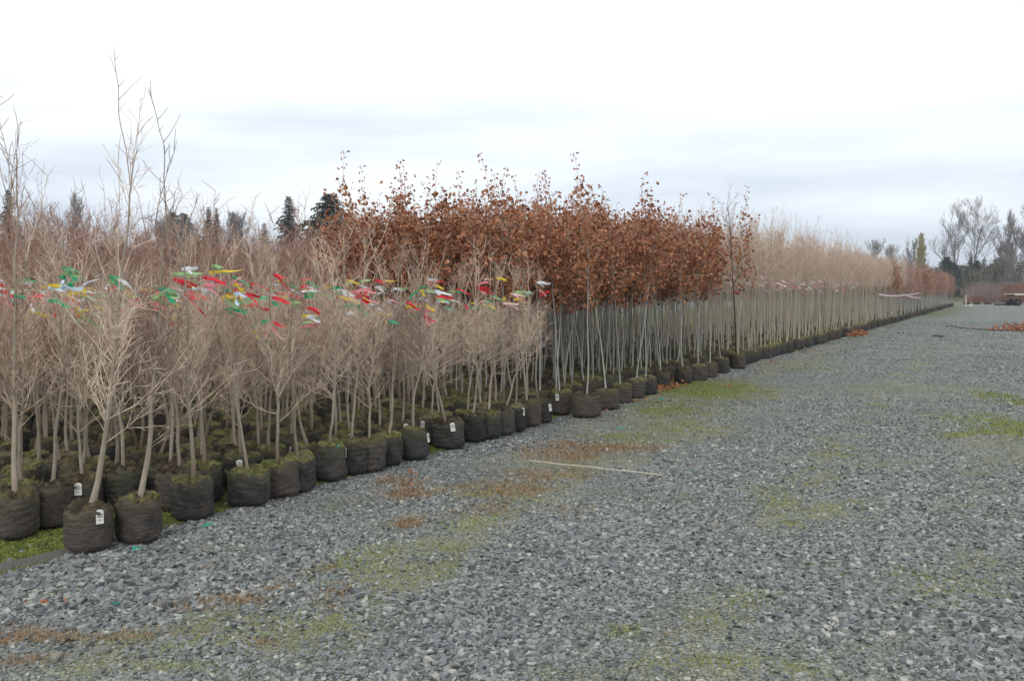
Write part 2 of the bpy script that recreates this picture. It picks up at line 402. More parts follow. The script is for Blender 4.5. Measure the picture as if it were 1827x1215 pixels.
GRP_A = 'bare saplings in grow bags in the near block'
GRP_O = 'young oaks with rust leaves in grow bags'
GRP_S = 'slender saplings in grow bags in the far block'
ORD = ['first', 'second', 'third', 'fourth', 'fifth', 'sixth', 'seventh', 'eighth', 'ninth', 'tenth', 'eleventh', 'twelfth', 'thirteenth', 'fourteenth',
       'fifteenth', 'sixteenth', 'seventeenth', 'eighteenth', 'nineteenth', 'twentieth']
def plant(kind, loc, label, group, front=True, rib=None, tag=False, var=None, scale=1.0, hs=1.0, tilt=None, bagscale=1.0, bagvar=None, ribz=None):
    name, cat = {'A': ('bare_sapling', 'bare sapling'), 'O': ('young_oak', 'young oak'), 'S': ('slender_sapling', 'slender sapling'), 'D': ('slender_sapling', 'slender sapling')}[kind]
    root = bpy.data.objects.new(name, None); link(root)
    root.empty_display_size = .1
    root.location = loc; root.rotation_euler = (0, 0, 0)
    root['label'] = label; root['category'] = cat
    if group: root['group'] = group
    rz = rnd.uniform(0, 6.28)
    if front:
        bm_, sm_ = BAGS[bagvar if bagvar is not None else rnd.randrange(NBAG)]
        b = ob('grow_bag', bm_, root, rz=rz); ob('soil', sm_, b)
        b.scale = (bagscale * rnd.uniform(.95, 1.05), bagscale * rnd.uniform(.95, 1.05), rnd.uniform(.92, 1.06))
    else:
        b = ob('grow_bag', rnd.choice(BAGS_R), root, rz=rz); b.scale = (rnd.uniform(.92, 1.05),) * 2 + (rnd.uniform(.88, 1.06),)
    src = {'A': A_TREES, 'O': O_TREES, 'S': S_TREES, 'D': [DARK_TREE]}[kind]
    T = var if var is not None else rnd.choice(src)
    trz = rnd.uniform(0, 6.28) if var is None or kind == 'O' or not front else 0
    ti = tilt if tilt is not None else (rnd.gauss(0, .035), rnd.gauss(0, .035))
    sc = (scale, scale, scale * hs)
    t = ob('trunk', T[0], root); t.rotation_euler = (ti[0], ti[1], trz); t.scale = sc
    c = ob('crown', T[1], root); c.rotation_euler = (ti[0], ti[1], trz); c.scale = sc
    if kind == 'O':
        l = ob('leaves', T[2], c)
    if rib:
        rb = ob('ribbon', ribbon(rib), root)
        z = ribz if ribz is not None else rnd.gauss(1.58 if kind == 'A' else 1.72, .09)
        if kind != 'O':
            M = Matrix.Translation((0, 0, 0)) @ t.rotation_euler.to_matrix().to_4x4() @ Matrix.Diagonal((*sc, 1))
            best = min((M @ p for p in T[2]), key=lambda q: abs(q.z - z) + (.6 * (q.x * loc[0] + q.y * loc[1]) / math.hypot(loc[0], loc[1]) if kind == 'A' else 0)); rb.location = best
        else: rb.location = (math.sin(ti[1]) * z, -math.sin(ti[0]) * z, z)
        rb.rotation_euler = (0, 0, rnd.gauss(-.1, .5))
    if tag:
        a = math.atan2(-loc[1], -loc[0]) + rnd.gauss(.1, .45)     # roughly facing the lane
        tg = ob('plant_tag', TAGM, root)
        q = .150 * bagscale
        tg.location = (q * 1.07 * math.cos(a), q * 1.07 * math.sin(a), rnd.uniform(.14, .19)); tg.rotation_euler = (R(-6), rnd.gauss(0, .1), a + math.pi / 2)
    return root

# bed frame of reference: front line of the bags, t runs away along it, s runs back from it
p0 = gnd(247, 972); p1 = gnd(1450, 620)
AX = (p1 - p0).normalized(); BX = Vector((-AX.y, AX.x, 0))
O0 = gnd(160, 988) + BX * .15
def bed(t, s): return O0 + AX * t + BX * s
def tt(u, v): return (gnd(u, v) - O0).dot(AX)
T_OAK0, T_OAK1 = tt(985, 748), tt(1325, 655)
print('bed axis', AX, 'oak t', T_OAK0, T_OAK1, 'ends', tt(1560, 585), tt(1720, 548))

RC = ['red', 'red', 'green', 'white', 'yellow', 'pink', 'lime', 'blue']
front_px = [  # (u, v of the bag's front foot, tag, ribbon, description)
 (160, 988, 1, ('white',), 'tall bare sapling in the nearest bag of the front row, tagged white'),
 (247, 972, 0, ('green', 'lime'), 'bare sapling in the round bag touching the nearest bag, by a green clip'),
 (345, 930, 0, ('red', 'pink'), 'bare sapling with reddish stem foot in the lone brown bag before mossy ground'),
 (445, 905, 0, ('yellow', 'blue'), 'bare sapling in the big black bag with horizontal wrinkles and mossy top'),
 (499, 890, 0, ('red',), 'bare sapling in the narrow brown bag right of the wrinkled black bag'),
 (533, 879, 0, ('red', 'green'), 'bare sapling in the tall grey bag left of the bag with the green strap'),
 (588, 858, 0, ('red', 'white'), 'bare sapling in the wide smooth bag carrying a green strap on its soil'),
 (627, 848, 1, ('green',), 'bare sapling tucked just right of the wide bag with the green strap'),
 (658, 843, 0, ('pink', 'red'), 'bare sapling in the pale grey tapering bag of the front row'),
 (692, 832, 0, ('yellow', 'red'), 'bare sapling in the small dull bag left of the bag with the upright white tag'),
 (737, 820, 1, ('red', 'yellow'), 'bare sapling in the dark bag with upright white tag on its left side'),
 (800, 801, 1, ('green', 'yellow'), 'leaning bare sapling in the slumped bag with a square white tag'),
 (845, 789, 0, ('yellow',), 'bare sapling in the bag right of the slumped bag with square tag'),
 (869, 784, 0, ('pale',), 'bare sapling in the mossy olive bag midway along the front row'),
 (894, 778, 1, ('white',), 'bare sapling in the narrow olive bag before the one with a crooked tag'),
 (918, 769, 1, ('yellow', 'pale'), 'bare sapling in the low bag with crooked white tag'),
 (943, 762, 0, ('blue',), 'bare sapling in the narrow bag between two tagged bags near the oaks'),
 (965, 755, 1, ('pink', 'red'), 'bare sapling in the teal-tinged bag with corner tag beside the first oaks'),
]
specials = {0: dict(var=TALL[0], ribz=1.66, bagvar=3, tilt=(0, .075)), 1: dict(var=TALL[2], bagvar=0), 3: dict(bagscale=1.12, bagvar=1), 6: dict(bagscale=1.1), 10: dict(bagscale=1.05),
            11: dict(bagvar=4, tilt=(0, -.11), bagscale=1.1), 12: dict(bagscale=.95)}
for i, (u, v, tg, rb, lab) in enumerate(front_px):
    g = gnd(u, v); c = g + g.normalized() * .15
    plant('A', c, lab, GRP_A, True, rb, bool(tg), hs=1 - .14 * i / 17, **specials.get(i, {}))
g = gnd(30, 962); plant('A', g + g.normalized() * .15, 'bare sapling in the brown bag at the left edge of the picture, beside open moss', GRP_A, True, ('green',), False, var=TALL[1], bagvar=2, ribz=1.6)
g = gnd(93, 940); plant('A', g + g.normalized() * .12, 'bare sapling in the collapsed dark bag between the left-edge bag and the nearest bag', GRP_A, True, ('green', 'blue'), False, bagvar=4)
front_oak = [(1000, 740, 'young oak in the first oak bag beside the teal-tinged bag'), (1045, 745, 'young oak in the big dark bag jutting forward from the oak row'),
 (1083, 731, 'young oak in the mossy bag right of the jutting big bag'), (1108, 721, 'young oak in the small bag before the heap of fallen leaves'),
 (1132, 711, 'young oak in the low mossy bag just left of the fallen leaf heap'), (1152, 705, 'young oak in the bag directly behind the fallen leaf heap'),
 (1180, 694, 'young oak in the bag touching the right end of the leaf heap'), (1220, 685, 'young oak in the squat dark bag standing forward with a raised bag behind'),
 (1246, 680, 'young oak in the bag right of the squat forward bag'), (1266, 674, 'young oak in the mossy bag three from the far end of the oaks'),
 (1287, 667, 'young oak in the brown bag next to the last oak'), (1318, 658, 'last young oak of the front row, in a slumped brown bag')]
for i, (u, v, lab) in enumerate(front_oak):
    g = gnd(u, v); c = g + g.normalized() * .15
    plant('O', c, lab, GRP_O, True, None, i == 0, hs=1 + .005 * c.y, bagscale=1.1 if i == 1 else 1)
SP = .345
ROWS = 14
def depth_label(kind, row, rb):
    return None
cntA = cntO = 0
for row in range(1, ROWS + 1):
    s = row * SP
    t = .12 + rnd.uniform(-.1, .1) if row > 2 else .55 + .5 * (row == 1)
    j = 0
    while t < T_OAK0 - .12:
        jt, js = rnd.gauss(0, .04), rnd.gauss(0, .04)
        if bed(t, s).x / bed(t, s).y > -.70:
            n = 0 if rnd.random() < .06 else (1 if rnd.random() < .25 else 2 if rnd.random() < .6 else 3)
            rb = tuple(dict.fromkeys(rnd.sample(RC, n))) if n else None
            col = rb[0] + ' ribbon' if rb else 'no ribbon'
            if row <= 6 and j < 20:
                lab = f"bare sapling with {col}, {ORD[j]} from the near end in the {ORD[row]} row back"
            
            else: lab = f"bare beige sapling with {col} in the back rows of the near block"
            plant('A', bed(t + jt, s + js), lab, GRP_A, row <= 3, rb, row <= 2 and rnd.random() < .35,
                  var=rnd.choice(A_RED) if row >= 4 and rnd.random() < .72 else None, hs=(.93 if row >= 4 else 1) * (1 - .16 * min(1, t / T_OAK0)))
            cntA += 1; j += 1
        t += SP * 1.02
    t = T_OAK0 + .12
    j = 0
    while t < T_OAK1 - .05:
        q0 = bed(t, s)
        if q0.x / q0.y < -.20:
            rb = (rnd.choice(RC),)
            plant('A', q0, f"bare beige sapling with {rb[0]} ribbon in the back rows beside the oaks", GRP_A, False, rb, False); cntA += 1
        elif rnd.random() > .03:
            rb = ('pale',) if rnd.random() < .06 else None
            if row <= 4 and j < 20: lab = f"young oak with rust leaves, {ORD[j]} from the bare saplings in the {ORD[row]} row back"
            elif row <= 5: lab = "young oak with rust brown leaves in the middle rows of the oak block" + (', faded ribbon' if rb else '')
            else: lab = "young oak with rust brown leaves in the back rows of the oak block" + (', faded ribbon' if rb else '')
            c = bed(t + rnd.gauss(0, .025), s + rnd.gauss(0, .022))
            plant('O', c, lab, GRP_O, row <= 1, rb, False, hs=(.955 + .007 * c.y) * rnd.uniform(.95, 1.04), tilt=(rnd.gauss(0, .045), rnd.gauss(0, .045)))
            cntO += 1; j += 1
        t += SP * 1.02
# far block of slender whips: the 290 nearest the gravel stand as single trees
T_S1 = T_OAK1 + 24
plant('D', bed(T_OAK1 + .12, -.02), 'dark-barked slender sapling with a red ribbon right beside the last oak', GRP_S, True, ('red',), False, ribz=1.5)
cntS = 1
for row in range(0, 5):
    t = T_OAK1 + .35 + rnd.uniform(0, .1); j = 0
    while t < T_S1 and cntS < 296:
        rb = (rnd.choice(['pale', 'pale', 'pink', 'white']),) if rnd.random() < .75 and t < T_OAK1 + 16 else None
        if row == 0 and j < 20: lab = f"slender tan sapling, {ORD[j]} in the front row beyond the oaks" + (f", {rb[0]} ribbon" if rb else '')
        elif row == 0: lab = "slender tan sapling far along the front row beyond the oaks"
        elif j < 20: lab = f"slender tan sapling, {ORD[j]} from the oaks in the {ORD[row]} row back"
        else: lab = f"slender tan sapling far along the {ORD[row]} row beyond the oaks"
        c = bed(t + rnd.gauss(0, .04), row * .4 + rnd.gauss(0, .03))
        plant('S', c, lab, GRP_S, False, rb, False, hs=rnd.uniform(.96, 1.07), tilt=(rnd.gauss(0, .035), rnd.gauss(0, .035)))
        cntS += 1; j += 1
        t += .40
print('counts', cntA, cntO, cntS)

# ------------------------------------------------------------------ geometry-node scatter
def scatter(name, pts, rots, scls, idx, sources, **tags):
    me = bpy.data.meshes.new(name); me.vertices.add(len(pts))
    me.vertices.foreach_set('co', np.asarray(pts, np.float32).ravel())
    for an, ty, dat in (('rot', 'FLOAT_VECTOR', rots), ('scl', 'FLOAT_VECTOR', scls)):
        a = me.attributes.new(an, ty, 'POINT'); a.data.foreach_set('vector', np.asarray(dat, np.float32).ravel())
    a = me.attributes.new('idx', 'INT', 'POINT'); a.data.foreach_set('value', np.asarray(idx, np.int32))
    o = ob(name, me, **tags)
    g = bpy.data.node_groups.new(name, 'GeometryNodeTree')
    g.interface.new_socket('Geometry', in_out='INPUT', socket_type='NodeSocketGeometry')
    g.interface.new_socket('Geometry', in_out='OUTPUT', socket_type='NodeSocketGeometry')
    gi, go = N(g, 'NodeGroupInput'), N(g, 'NodeGroupOutput')
    ip = N(g, 'GeometryNodeInstanceOnPoints'); jn = N(g, 'GeometryNodeJoinGeometry')
    for s_ in sources:
        oi = N(g, 'GeometryNodeObjectInfo'); oi.inputs['Object'].default_value = s_; oi.inputs['As Instance'].default_value = True
        g.links.new(oi.outputs['Geometry'], jn.inputs[0])
    def na(an, ty):
        n = N(g, 'GeometryNodeInputNamedAttribute', data_type=ty); n.inputs['Name'].default_value = an
        return [x for x in n.outputs if x.enabled and x.name == 'Attribute'][0]
    g.links.new(gi.outputs[0], ip.inputs['Points']); g.links.new(jn.outputs[0], ip.inputs['Instance'])
    ip.inputs['Pick Instance'].default_value = True
    g.links.new(na('idx', 'INT'), ip.inputs['Instance Index'])
    er = N(g, 'FunctionNodeEulerToRotation'); g.links.new(na('rot', 'FLOAT_VECTOR'), er.inputs[0]); g.links.new(er.outputs[0], ip.inputs['Rotation'])
    g.links.new(na('scl', 'FLOAT_VECTOR'), ip.inputs['Scale'])
    g.links.new(ip.outputs[0], go.inputs[0])
    md = o.modifiers.new('scatter', 'NODES'); md.node_group = g
    return o
def merged(name, parts, mats):
    """join several MBs (each with its own material index) into one library mesh"""
    a = MB()
    for k, m in enumerate(parts):
        a.add(m.v, [tuple(f) for f in m.f], k)
    return bpy.data.objects.new(name, a.mesh(name, mats))
bagmb = MB(); bagmb.tube([(0, 0, 0), (0, 0, .1), (0, 0, .2), (0, 0, .25), (0, 0, .26)], [.14, .155, .15, .14, .01], 9)
def lib_whip(seed, twig, bark, H, first, blen, up, tall=2, nb=34, rr=.014, tr=.003):
    t_, c_, P_ = sapling_parts(seed, H, rr, first, nb, blen, 4, up, wob=.04, subsub=1, tall=tall, twig_r=tr)
    return merged('whip', [bagmb, t_, c_], [FAB, bark, twig])
W_TAN = [lib_whip(600 + i, TWIGT, BARKT, rnd.uniform(2.5, 2.95), 1.5, .44, 2.4, 4) for i in range(4)]
W_RED = [lib_whip(620 + i, TWIGR, BARK, rnd.uniform(2.3, 2.75), .9, .6, 1.1, 2, nb=42) for i in range(6)]
W_RED2 = [lib_whip(640 + i, [TWIGR, TWIGR][i % 2], BARKG, rnd.uniform(2.3, 2.7), .9, .5, 1.6, 1, tr=.005) for i in range(4)]
def lib_oak(seed, H):
    t_, c_, l_ = oak_parts(seed, H, 220)
    return merged('whip', [bagmb, t_, c_, l_], [FAB, BARKG, TWIG, LEAF])
W_OAK = [lib_oak(660 + i, 2.7) for i in range(2)]
def grid_pts(t0, t1, s0, s1, sp, keep=1.0, vis=None):
    out = []
    t = t0
    while t < t1:
        s = s0
        while s < s1:
            if rnd.random() < keep:
                p = bed(t + rnd.gauss(0, .05), s + rnd.gauss(0, .05))
                if p.y > 3 and (vis is None or vis(p)): out.append(p)
            s += sp
        t += sp
    return out
def scat(name, P, sources, lo, hi, **tags):
    n = len(P)
    rot = np.zeros((n, 3)); rot[:, 2] = npr.uniform(0, 6.28, n); rot[:, 0] = npr.normal(0, .03, n); rot[:, 1] = npr.normal(0, .03, n)
    sc = np.ones((n, 3)) * npr.uniform(lo, hi, n)[:, None]
    return scatter(name, [tuple(p) for p in P], rot, sc, npr.integers(0, len(sources), n), sources, kind='stuff', **tags)
Pf = grid_pts(T_OAK1 + .3, T_S1, 5 * .4, 5.0, .42) + grid_pts(T_S1, T_S1 + 9, 0, 5, .45)
scat('distant_slender_saplings', Pf, W_TAN, .97, 1.08, label='dense mass of slender tan saplings filling the far block behind its front rows', category='sapling mass')
Pr = grid_pts(T_S1 + 9, tt(1733, 546), 0, 5, .55)
scat('distant_reddish_saplings', Pr, W_RED2, .98, 1.12, label='reddish haze of far saplings where the beds end by the lane', category='sapling mass')
vis_l = lambda p: -.66 < p.x / p.y < -.12
Pl = grid_pts(-14, 22, 5.6, 10.5, .42, 1, vis_l) + grid_pts(-20, 30, 12, 17, .55, 1, vis_l) + grid_pts(-20, 40, 19, 26, .8, 1, vis_l)
Pl += grid_pts(6, 28, 5.4, 13, .42, 1, lambda p: p.x / p.y >= -.12)
scat('reddish_sapling_thicket', Pl, W_RED, .80, 1.02, label='thicket of reddish bare saplings filling the beds behind the near block', category='sapling mass')
for t_, n in ((tt(1597, 575) , 9), (tt(1655, 561), 9)):
    for k in range(n):
        plant('O', bed(t_ + (k % 3) * .5 - .4, -.05 + (k // 3) * .45), 'small young oak with orange leaves among the far reddish saplings', 'far young oaks with orange leaves', False, None, False, hs=.98, scale=1.1)
print('far', len(Pf), len(Pr), len(Pl))

# ------------------------------------------------------------------ ground
def nz2(x, y, s, seed=0):
    """cheap smooth value noise on arrays"""
    r = np.random.default_rng(seed); G = r.random((256, 256))
    X, Y = x / s + 61.3, y / s + 17.7
    i, j = np.floor(X).astype(int), np.floor(Y).astype(int); fx, fy = X - i, Y - j
    fx, fy = fx * fx * (3 - 2 * fx), fy * fy * (3 - 2 * fy)
    g = lambda a, b: G[a % 256, b % 256]
    return (g(i, j) * (1 - fx) + g(i + 1, j) * fx) * (1 - fy) + (g(i, j + 1) * (1 - fx) + g(i + 1, j + 1) * fx) * fy
def E(u, v, ru, rv, amt=1.0):
    c = gnd(u, v); k = c.length / F
    return (c.x, c.y, ru * k, max(.06, (gnd(u, v - rv).y - gnd(u, min(1400, v + rv)).y) / 2), amt)
MOSS = [E(*a) for a in ((1815, 762, 85, 34, 1), (1740, 775, 110, 7, .9), (1820, 715, 50, 26, .8), (1370, 884, 45, 12, .8), (1425, 903, 80, 14, .45), (1412, 930, 26, 8, 1), (1540, 900, 90, 22, .45),
        (1475, 1003, 48, 10, .7), (1520, 1032, 22, 6, .7), (1630, 1025, 60, 16, .6), (1760, 1060, 80, 22, .4), (1780, 900, 90, 40, .3), (1140, 1126, 60, 14, .8), (1320, 1186, 230, 16, .65), (1300, 1050, 90, 40, .3), (1240, 690, 140, 20, .85),
        (1190, 725, 120, 20, .7), (1120, 780, 110, 16, .55), (1420, 650, 90, 12, .6), (1500, 810, 60, 10, .5), (1150, 890, 180, 10, .3), (1480, 860, 120, 14, .3), (650, 1005, 120, 30, .6), (500, 1120, 160, 26, .55), (700, 1085, 60, 20, .4),
        (300, 1160, 200, 22, .5), (350, 1205, 200, 14, .5), (130, 1035, 60, 16, .5), (850, 880, 90, 20, .5), (600, 900, 60, 12, .35), (1230, 760, 90, 14, .5), (1620, 690, 200, 10, .25), (1700, 830, 140, 12, .25), (960, 1180, 40, 20, .3), (1810, 1000, 60, 60, .3))]
BROWN = [E(*a) for a in ((160, 1130, 160, 20, 1), (40, 1196, 60, 14, 1), (60, 1140, 90, 14, .8), (400, 1068, 75, 16, 1), (500, 1040, 36, 14, .9), (562, 1010, 34, 8, .9), (740, 868, 60, 12, .9), (738, 917, 36, 9, .9), (860, 905, 60, 14, .6),
         (900, 868, 90, 22, .7), (1040, 800, 110, 16, .85), (1100, 795, 90, 10, .8), (960, 845, 90, 14, .6), (385, 1012, 22, 9, .8), (460, 1150, 50, 10, .6), (720, 850, 40, 10, .8), (580, 1060, 30, 12, .6), (1010, 900, 60, 10, .35), (1200, 1140, 20, 5, .5))]
def strip_line(pts, w_, amt, n=9):
    out = []
    for (a, b_) in zip(pts[:-1], pts[1:]):
        A_, B_ = gnd(*a), gnd(*b_)
        for k in range(n):
            p = A_.lerp(B_, (k + .5) / n); L2 = (B_ - A_).length / n
            out.append((p.x, p.y, w_, max(w_, L2 * .8), amt))
    return out
TRACKS = (strip_line([(1130, 1215), (1310, 1060), (1400, 900), (1490, 800), (1590, 690), (1680, 610)], .26, .62) + strip_line([(1600, 1215), (1680, 1040), (1740, 900), (1790, 790)], .30, .5)
        + strip_line([(560, 1090), (860, 930), (1060, 820), (1210, 735), (1360, 668), (1480, 622), (1600, 582)], .36, .72) + strip_line([(150, 1215), (420, 1120), (700, 1000)], .30, .62))
def field(x, y, L_, seed):
    m = np.zeros_like(x)
    wx = x + .25 * (nz2(x, y, .5, seed) - .5) + .10 * (nz2(x, y, .12, seed + 1) - .5); wy = y + .5 * (nz2(x, y, .6, seed + 2) - .5)
    for cx, cy, rx, ry, a in L_:
        d = np.sqrt(((wx - cx) / rx) ** 2 + ((wy - cy) / ry) ** 2)
        m = np.maximum(m, a * np.clip(1.35 - d, 0, 1))
    return np.clip(m * (.55 + .9 * nz2(x, y, .16, seed + 5)), 0, 1)
def fines(x, y):
    f = np.maximum(field(x, y, FINE, 50) * 1.0, field(x, y, TRACKS, 55) * 1.3 * np.clip(nz2(x, y, .4, 62) * 1.8 - .1, 0, 1))
    f = np.maximum(f, np.clip((nz2(x, y, 1.3, 8) * .55 + nz2(x, y, .35, 9) * .3 + nz2(x, y, .12, 10) * .15 - .60) * 4.5, 0, .75))
    far = np.clip((np.hypot(x, y) - 9) / 22, 0, 1)
    return np.clip(np.maximum(f, far * .3), 0, 1)
FINE = [E(*a) for a in ((430, 1120, 330, 60, .8), (650, 1010, 190, 40, .8), (120, 1180, 260, 50, .7), (900, 880, 220, 36, 1), (1020, 820, 230, 26, 1), (1170, 760, 200, 40, 1), (1260, 700, 180, 26, 1), (700, 930, 120, 26, .7),
        (1500, 820, 180, 26, .7), (1440, 900, 150, 30, .8), (1330, 1060, 150, 60, .55), (1250, 1180, 330, 30, .8), (1650, 1040, 170, 40, .7), (1790, 800, 120, 90, .8), (1560, 700, 260, 30, .55), (420, 970, 90, 12, .7), (620, 900, 110, 14, .6))]
def bedmask(x, y):
    tx = (x - O0.x) * AX.x + (y - O0.y) * AX.y; sx = (x - O0.x) * BX.x + (y - O0.y) * BX.y
    m = np.clip((sx + .06 + .05 * (nz2(x, y, .3, 31) - .5)) / .05, 0, 1)
    m = m * np.clip((19 - .0 * tx - sx) / 4, 0, 1)
    return m
def hgt(x, y):
    near = np.clip(1 - (np.hypot(x, y) - 25) / 20, 0, 1)
    return near * (.035 * (nz2(x, y, 1.6, 41) - .5) + .018 * (nz2(x, y, .45, 42) - .5)) * (1 - bedmask(x, y)) - .012 * 1
def axis(lo, hi, step, far, g=1.22):
    a = list(np.arange(lo, hi, step)); s = step; x = lo
    left = []
    while x > -far: s *= g; x -= s; left.append(x)
    x = a[-1]; s = step; right = []
    while x < far: s *= g; x += s; right.append(x)
    return np.array(left[::-1] + a + right)
gx, gy = axis(-5.5, 9, .07, 1300), axis(2.2, 20, .07, 1300)
X, Y = np.meshgrid(gx, gy); x, y = X.ravel(), Y.ravel()
moss, brown, bm_ = np.maximum(field(x, y, MOSS, 70), field(x, y, TRACKS, 57) * .54 * np.clip(nz2(x, y, .3, 61) * 2.2 - .4, 0, 1.2)), field(x, y, BROWN, 90), bedmask(x, y)
z = hgt(x, y)
nx, ny = len(gx), len(gy)
idx = np.arange(nx * ny).reshape(ny, nx)
faces = np.stack([idx[:-1, :-1], idx[:-1, 1:], idx[1:, 1:], idx[1:, :-1]], -1).reshape(-1, 4)
me = bpy.data.meshes.new('ground'); me.vertices.add(len(x)); me.vertices.foreach_set('co', np.stack([x, y, z], -1).astype(np.float32).ravel())
me.loops.add(faces.size); me.loops.foreach_set('vertex_index', faces.ravel().astype(np.int32))
me.polygons.add(len(faces)); me.polygons.foreach_set('loop_start', np.arange(0, faces.size, 4, dtype=np.int32)); me.polygons.foreach_set('loop_total', np.full(len(faces), 4, np.int32))
me.update(calc_edges=True); me.validate()
for an, dat in (('moss', moss), ('brown', brown), ('bedm', bm_), ('fines', fines(x, y))):
    a = me.attributes.new(an, 'FLOAT', 'POINT'); a.data.foreach_set('value', dat.astype(np.float32))
gm = bpy.data.materials.new('gravel ground'); gm.use_nodes = True; t = gm.node_tree; b = t.nodes['Principled BSDF']; lk = t.links.new
b.inputs['Roughness'].default_value = .9; b.inputs['Specular IOR Level'].default_value = .2
geo = N(t, 'ShaderNodeNewGeometry')
vo = N(t, 'ShaderNodeTexVoronoi'); vo.inputs['Scale'].default_value = 34; lk(geo.outputs['Position'], vo.inputs['Vector'])
sp = N(t, 'ShaderNodeSeparateColor'); lk(vo.outputs['Color'], sp.inputs[0])
r1 = N(t, 'ShaderNodeValToRGB'); c = r1.color_ramp
c.elements[0].color = (.085, .10, .11, 1); c.elements[1].color = (.42, .42, .39, 1)
for p_, cc in ((.35, (.20, .235, .25)), (.65, (.29, .31, .30)), (.85, (.21, .26, .30))):
    e = c.elements.new(p_); e.color = (*cc, 1)
lk(sp.outputs[0], r1.inputs[0])
# dark gaps between stones
vd = N(t, 'ShaderNodeTexVoronoi', feature='DISTANCE_TO_EDGE'); vd.inputs['Scale'].default_value = 34; lk(geo.outputs['Position'], vd.inputs['Vector'])
gap = N(t, 'ShaderNodeMapRange'); gap.inputs['From Max'].default_value = .09; lk(vd.outputs[0], gap.inputs['Value'])
mg = N(t, 'ShaderNodeMix', data_type='RGBA'); mg.inputs[6].default_value = (.055, .058, .05, 1); lk(gap.outputs[0], mg.inputs[0]); lk(r1.outputs[0], mg.inputs[7])
def attr(an):
    n = N(t, 'ShaderNodeAttribute'); n.attribute_name = an; return n.outputs['Fac']
def nzn(scale, det=3):
    n = N(t, 'ShaderNodeTexNoise'); n.inputs['Scale'].default_value = scale; n.inputs['Detail'].default_value = det; lk(geo.outputs['Position'], n.inputs['Vector']); return n.outputs['Fac']
def mth(op, a, b_, clamp=False):
    n = N(t, 'ShaderNodeMath', operation=op, use_clamp=clamp)
    for k, s_ in enumerate((a, b_)):
        if isinstance(s_, (int, float)): n.inputs[k].default_value = s_
        else: lk(s_, n.inputs[k])
    return n.outputs[0]
def mixc(f, a, col):
    n = N(t, 'ShaderNodeMix', data_type='RGBA'); lk(f, n.inputs[0]); lk(a, n.inputs[6])
    if isinstance(col, tuple): n.inputs[7].default_value = (*col, 1)
    else: lk(col, n.inputs[7])
    return n.outputs[2]
def ramp2(src, a, b_):
    n = N(t, 'ShaderNodeValToRGB'); n.color_ramp.elements[0].color = (*a, 1); n.color_ramp.elements[1].color = (*b_, 1)
    n.color_ramp.elements[0].position = .3; n.color_ramp.elements[1].position = .7; lk(src, n.inputs[0]); return n.outputs[0]
fine = nzn(55, 4); mid = nzn(6, 4); big = nzn(.45, 3)
# grime / fines between stones vary over the lane
fmask = mth('MULTIPLY', attr('fines'), mth('ADD', mid, .35), True)
v2 = N(t, 'ShaderNodeTexVoronoi'); v2.inputs['Scale'].default_value = 95; lk(geo.outputs['Position'], v2.inputs['Vector'])
s2 = N(t, 'ShaderNodeSeparateColor'); lk(v2.outputs['Color'], s2.inputs[0])
r2 = N(t, 'ShaderNodeValToRGB'); c = r2.color_ramp
c.elements[0].color = (.07, .07, .05, 1); c.elements[1].color = (.40, .40, .33, 1)
e = c.elements.new(.4); e.color = (.16, .165, .10, 1)
e = c.elements.new(.7); e.color = (.25, .255, .17, 1)
lk(s2.outputs[0], r2.inputs[0])
col = mixc(fmask, mg.outputs[2], r2.outputs[0])
# larger tonal drift of the stone itself: cleaner and muddier stretches
tone = N(t, 'ShaderNodeMapRange'); tone.inputs['From Min'].default_value = .3; tone.inputs['From Max'].default_value = .7; tone.inputs['To Min'].default_value = .66; tone.inputs['To Max'].default_value = 1.3
lk(mth('ADD', mth('MULTIPLY', nzn(1.1, 6), .6), mth('MULTIPLY', nzn(7, 4), .4)), tone.inputs['Value'])
tm = N(t, 'ShaderNodeVectorMath', operation='SCALE'); lk(col, tm.inputs[0]); lk(tone.outputs[0], tm.inputs['Scale']); col = tm.outputs[0]
brf = mth('MULTIPLY', attr('brown'), mth('ADD', mth('MULTIPLY', fine, 1.6), .1), True)
col = mixc(brf, col, ramp2(nzn(80, 3), (.14, .09, .05), (.30, .22, .13)))
mof = mth('MULTIPLY', attr('moss'), mth('ADD', mth('MULTIPLY', fine, 2.4), -.3), True)
col = mixc(mof, col, ramp2(nzn(40, 3), (.14, .155, .055), (.28, .29, .12)))
col = mixc(attr('bedm'), col, ramp2(nzn(9, 5), (.05, .06, .025), (.16, .20, .04)))
# land beyond the yard: rough pasture
sepp = N(t, 'ShaderNodeSeparateXYZ'); lk(geo.outputs['Position'], sepp.inputs[0])
farm = N(t, 'ShaderNodeMapRange'); farm.inputs['From Min'].default_value = 104; farm.inputs['From Max'].default_value = 108; lk(sepp.outputs['Y'], farm.inputs['Value'])
col = mixc(farm.outputs[0], col, ramp2(nzn(.12, 5), (.09, .09, .04), (.15, .13, .07)))
lk(col, b.inputs['Base Color'])
bp = N(t, 'ShaderNodeBump'); bp.inputs['Strength'].default_value = .8; bp.inputs['Distance'].default_value = .012
hh = mth('ADD', mth('MULTIPLY', gap.outputs[0], .6), mth('MULTIPLY', fine, .8)); lk(hh, bp.inputs['Height']); lk(bp.outputs[0], b.inputs['Normal'])
me.materials.append(gm)
ground = ob('ground', me, kind='structure'); 

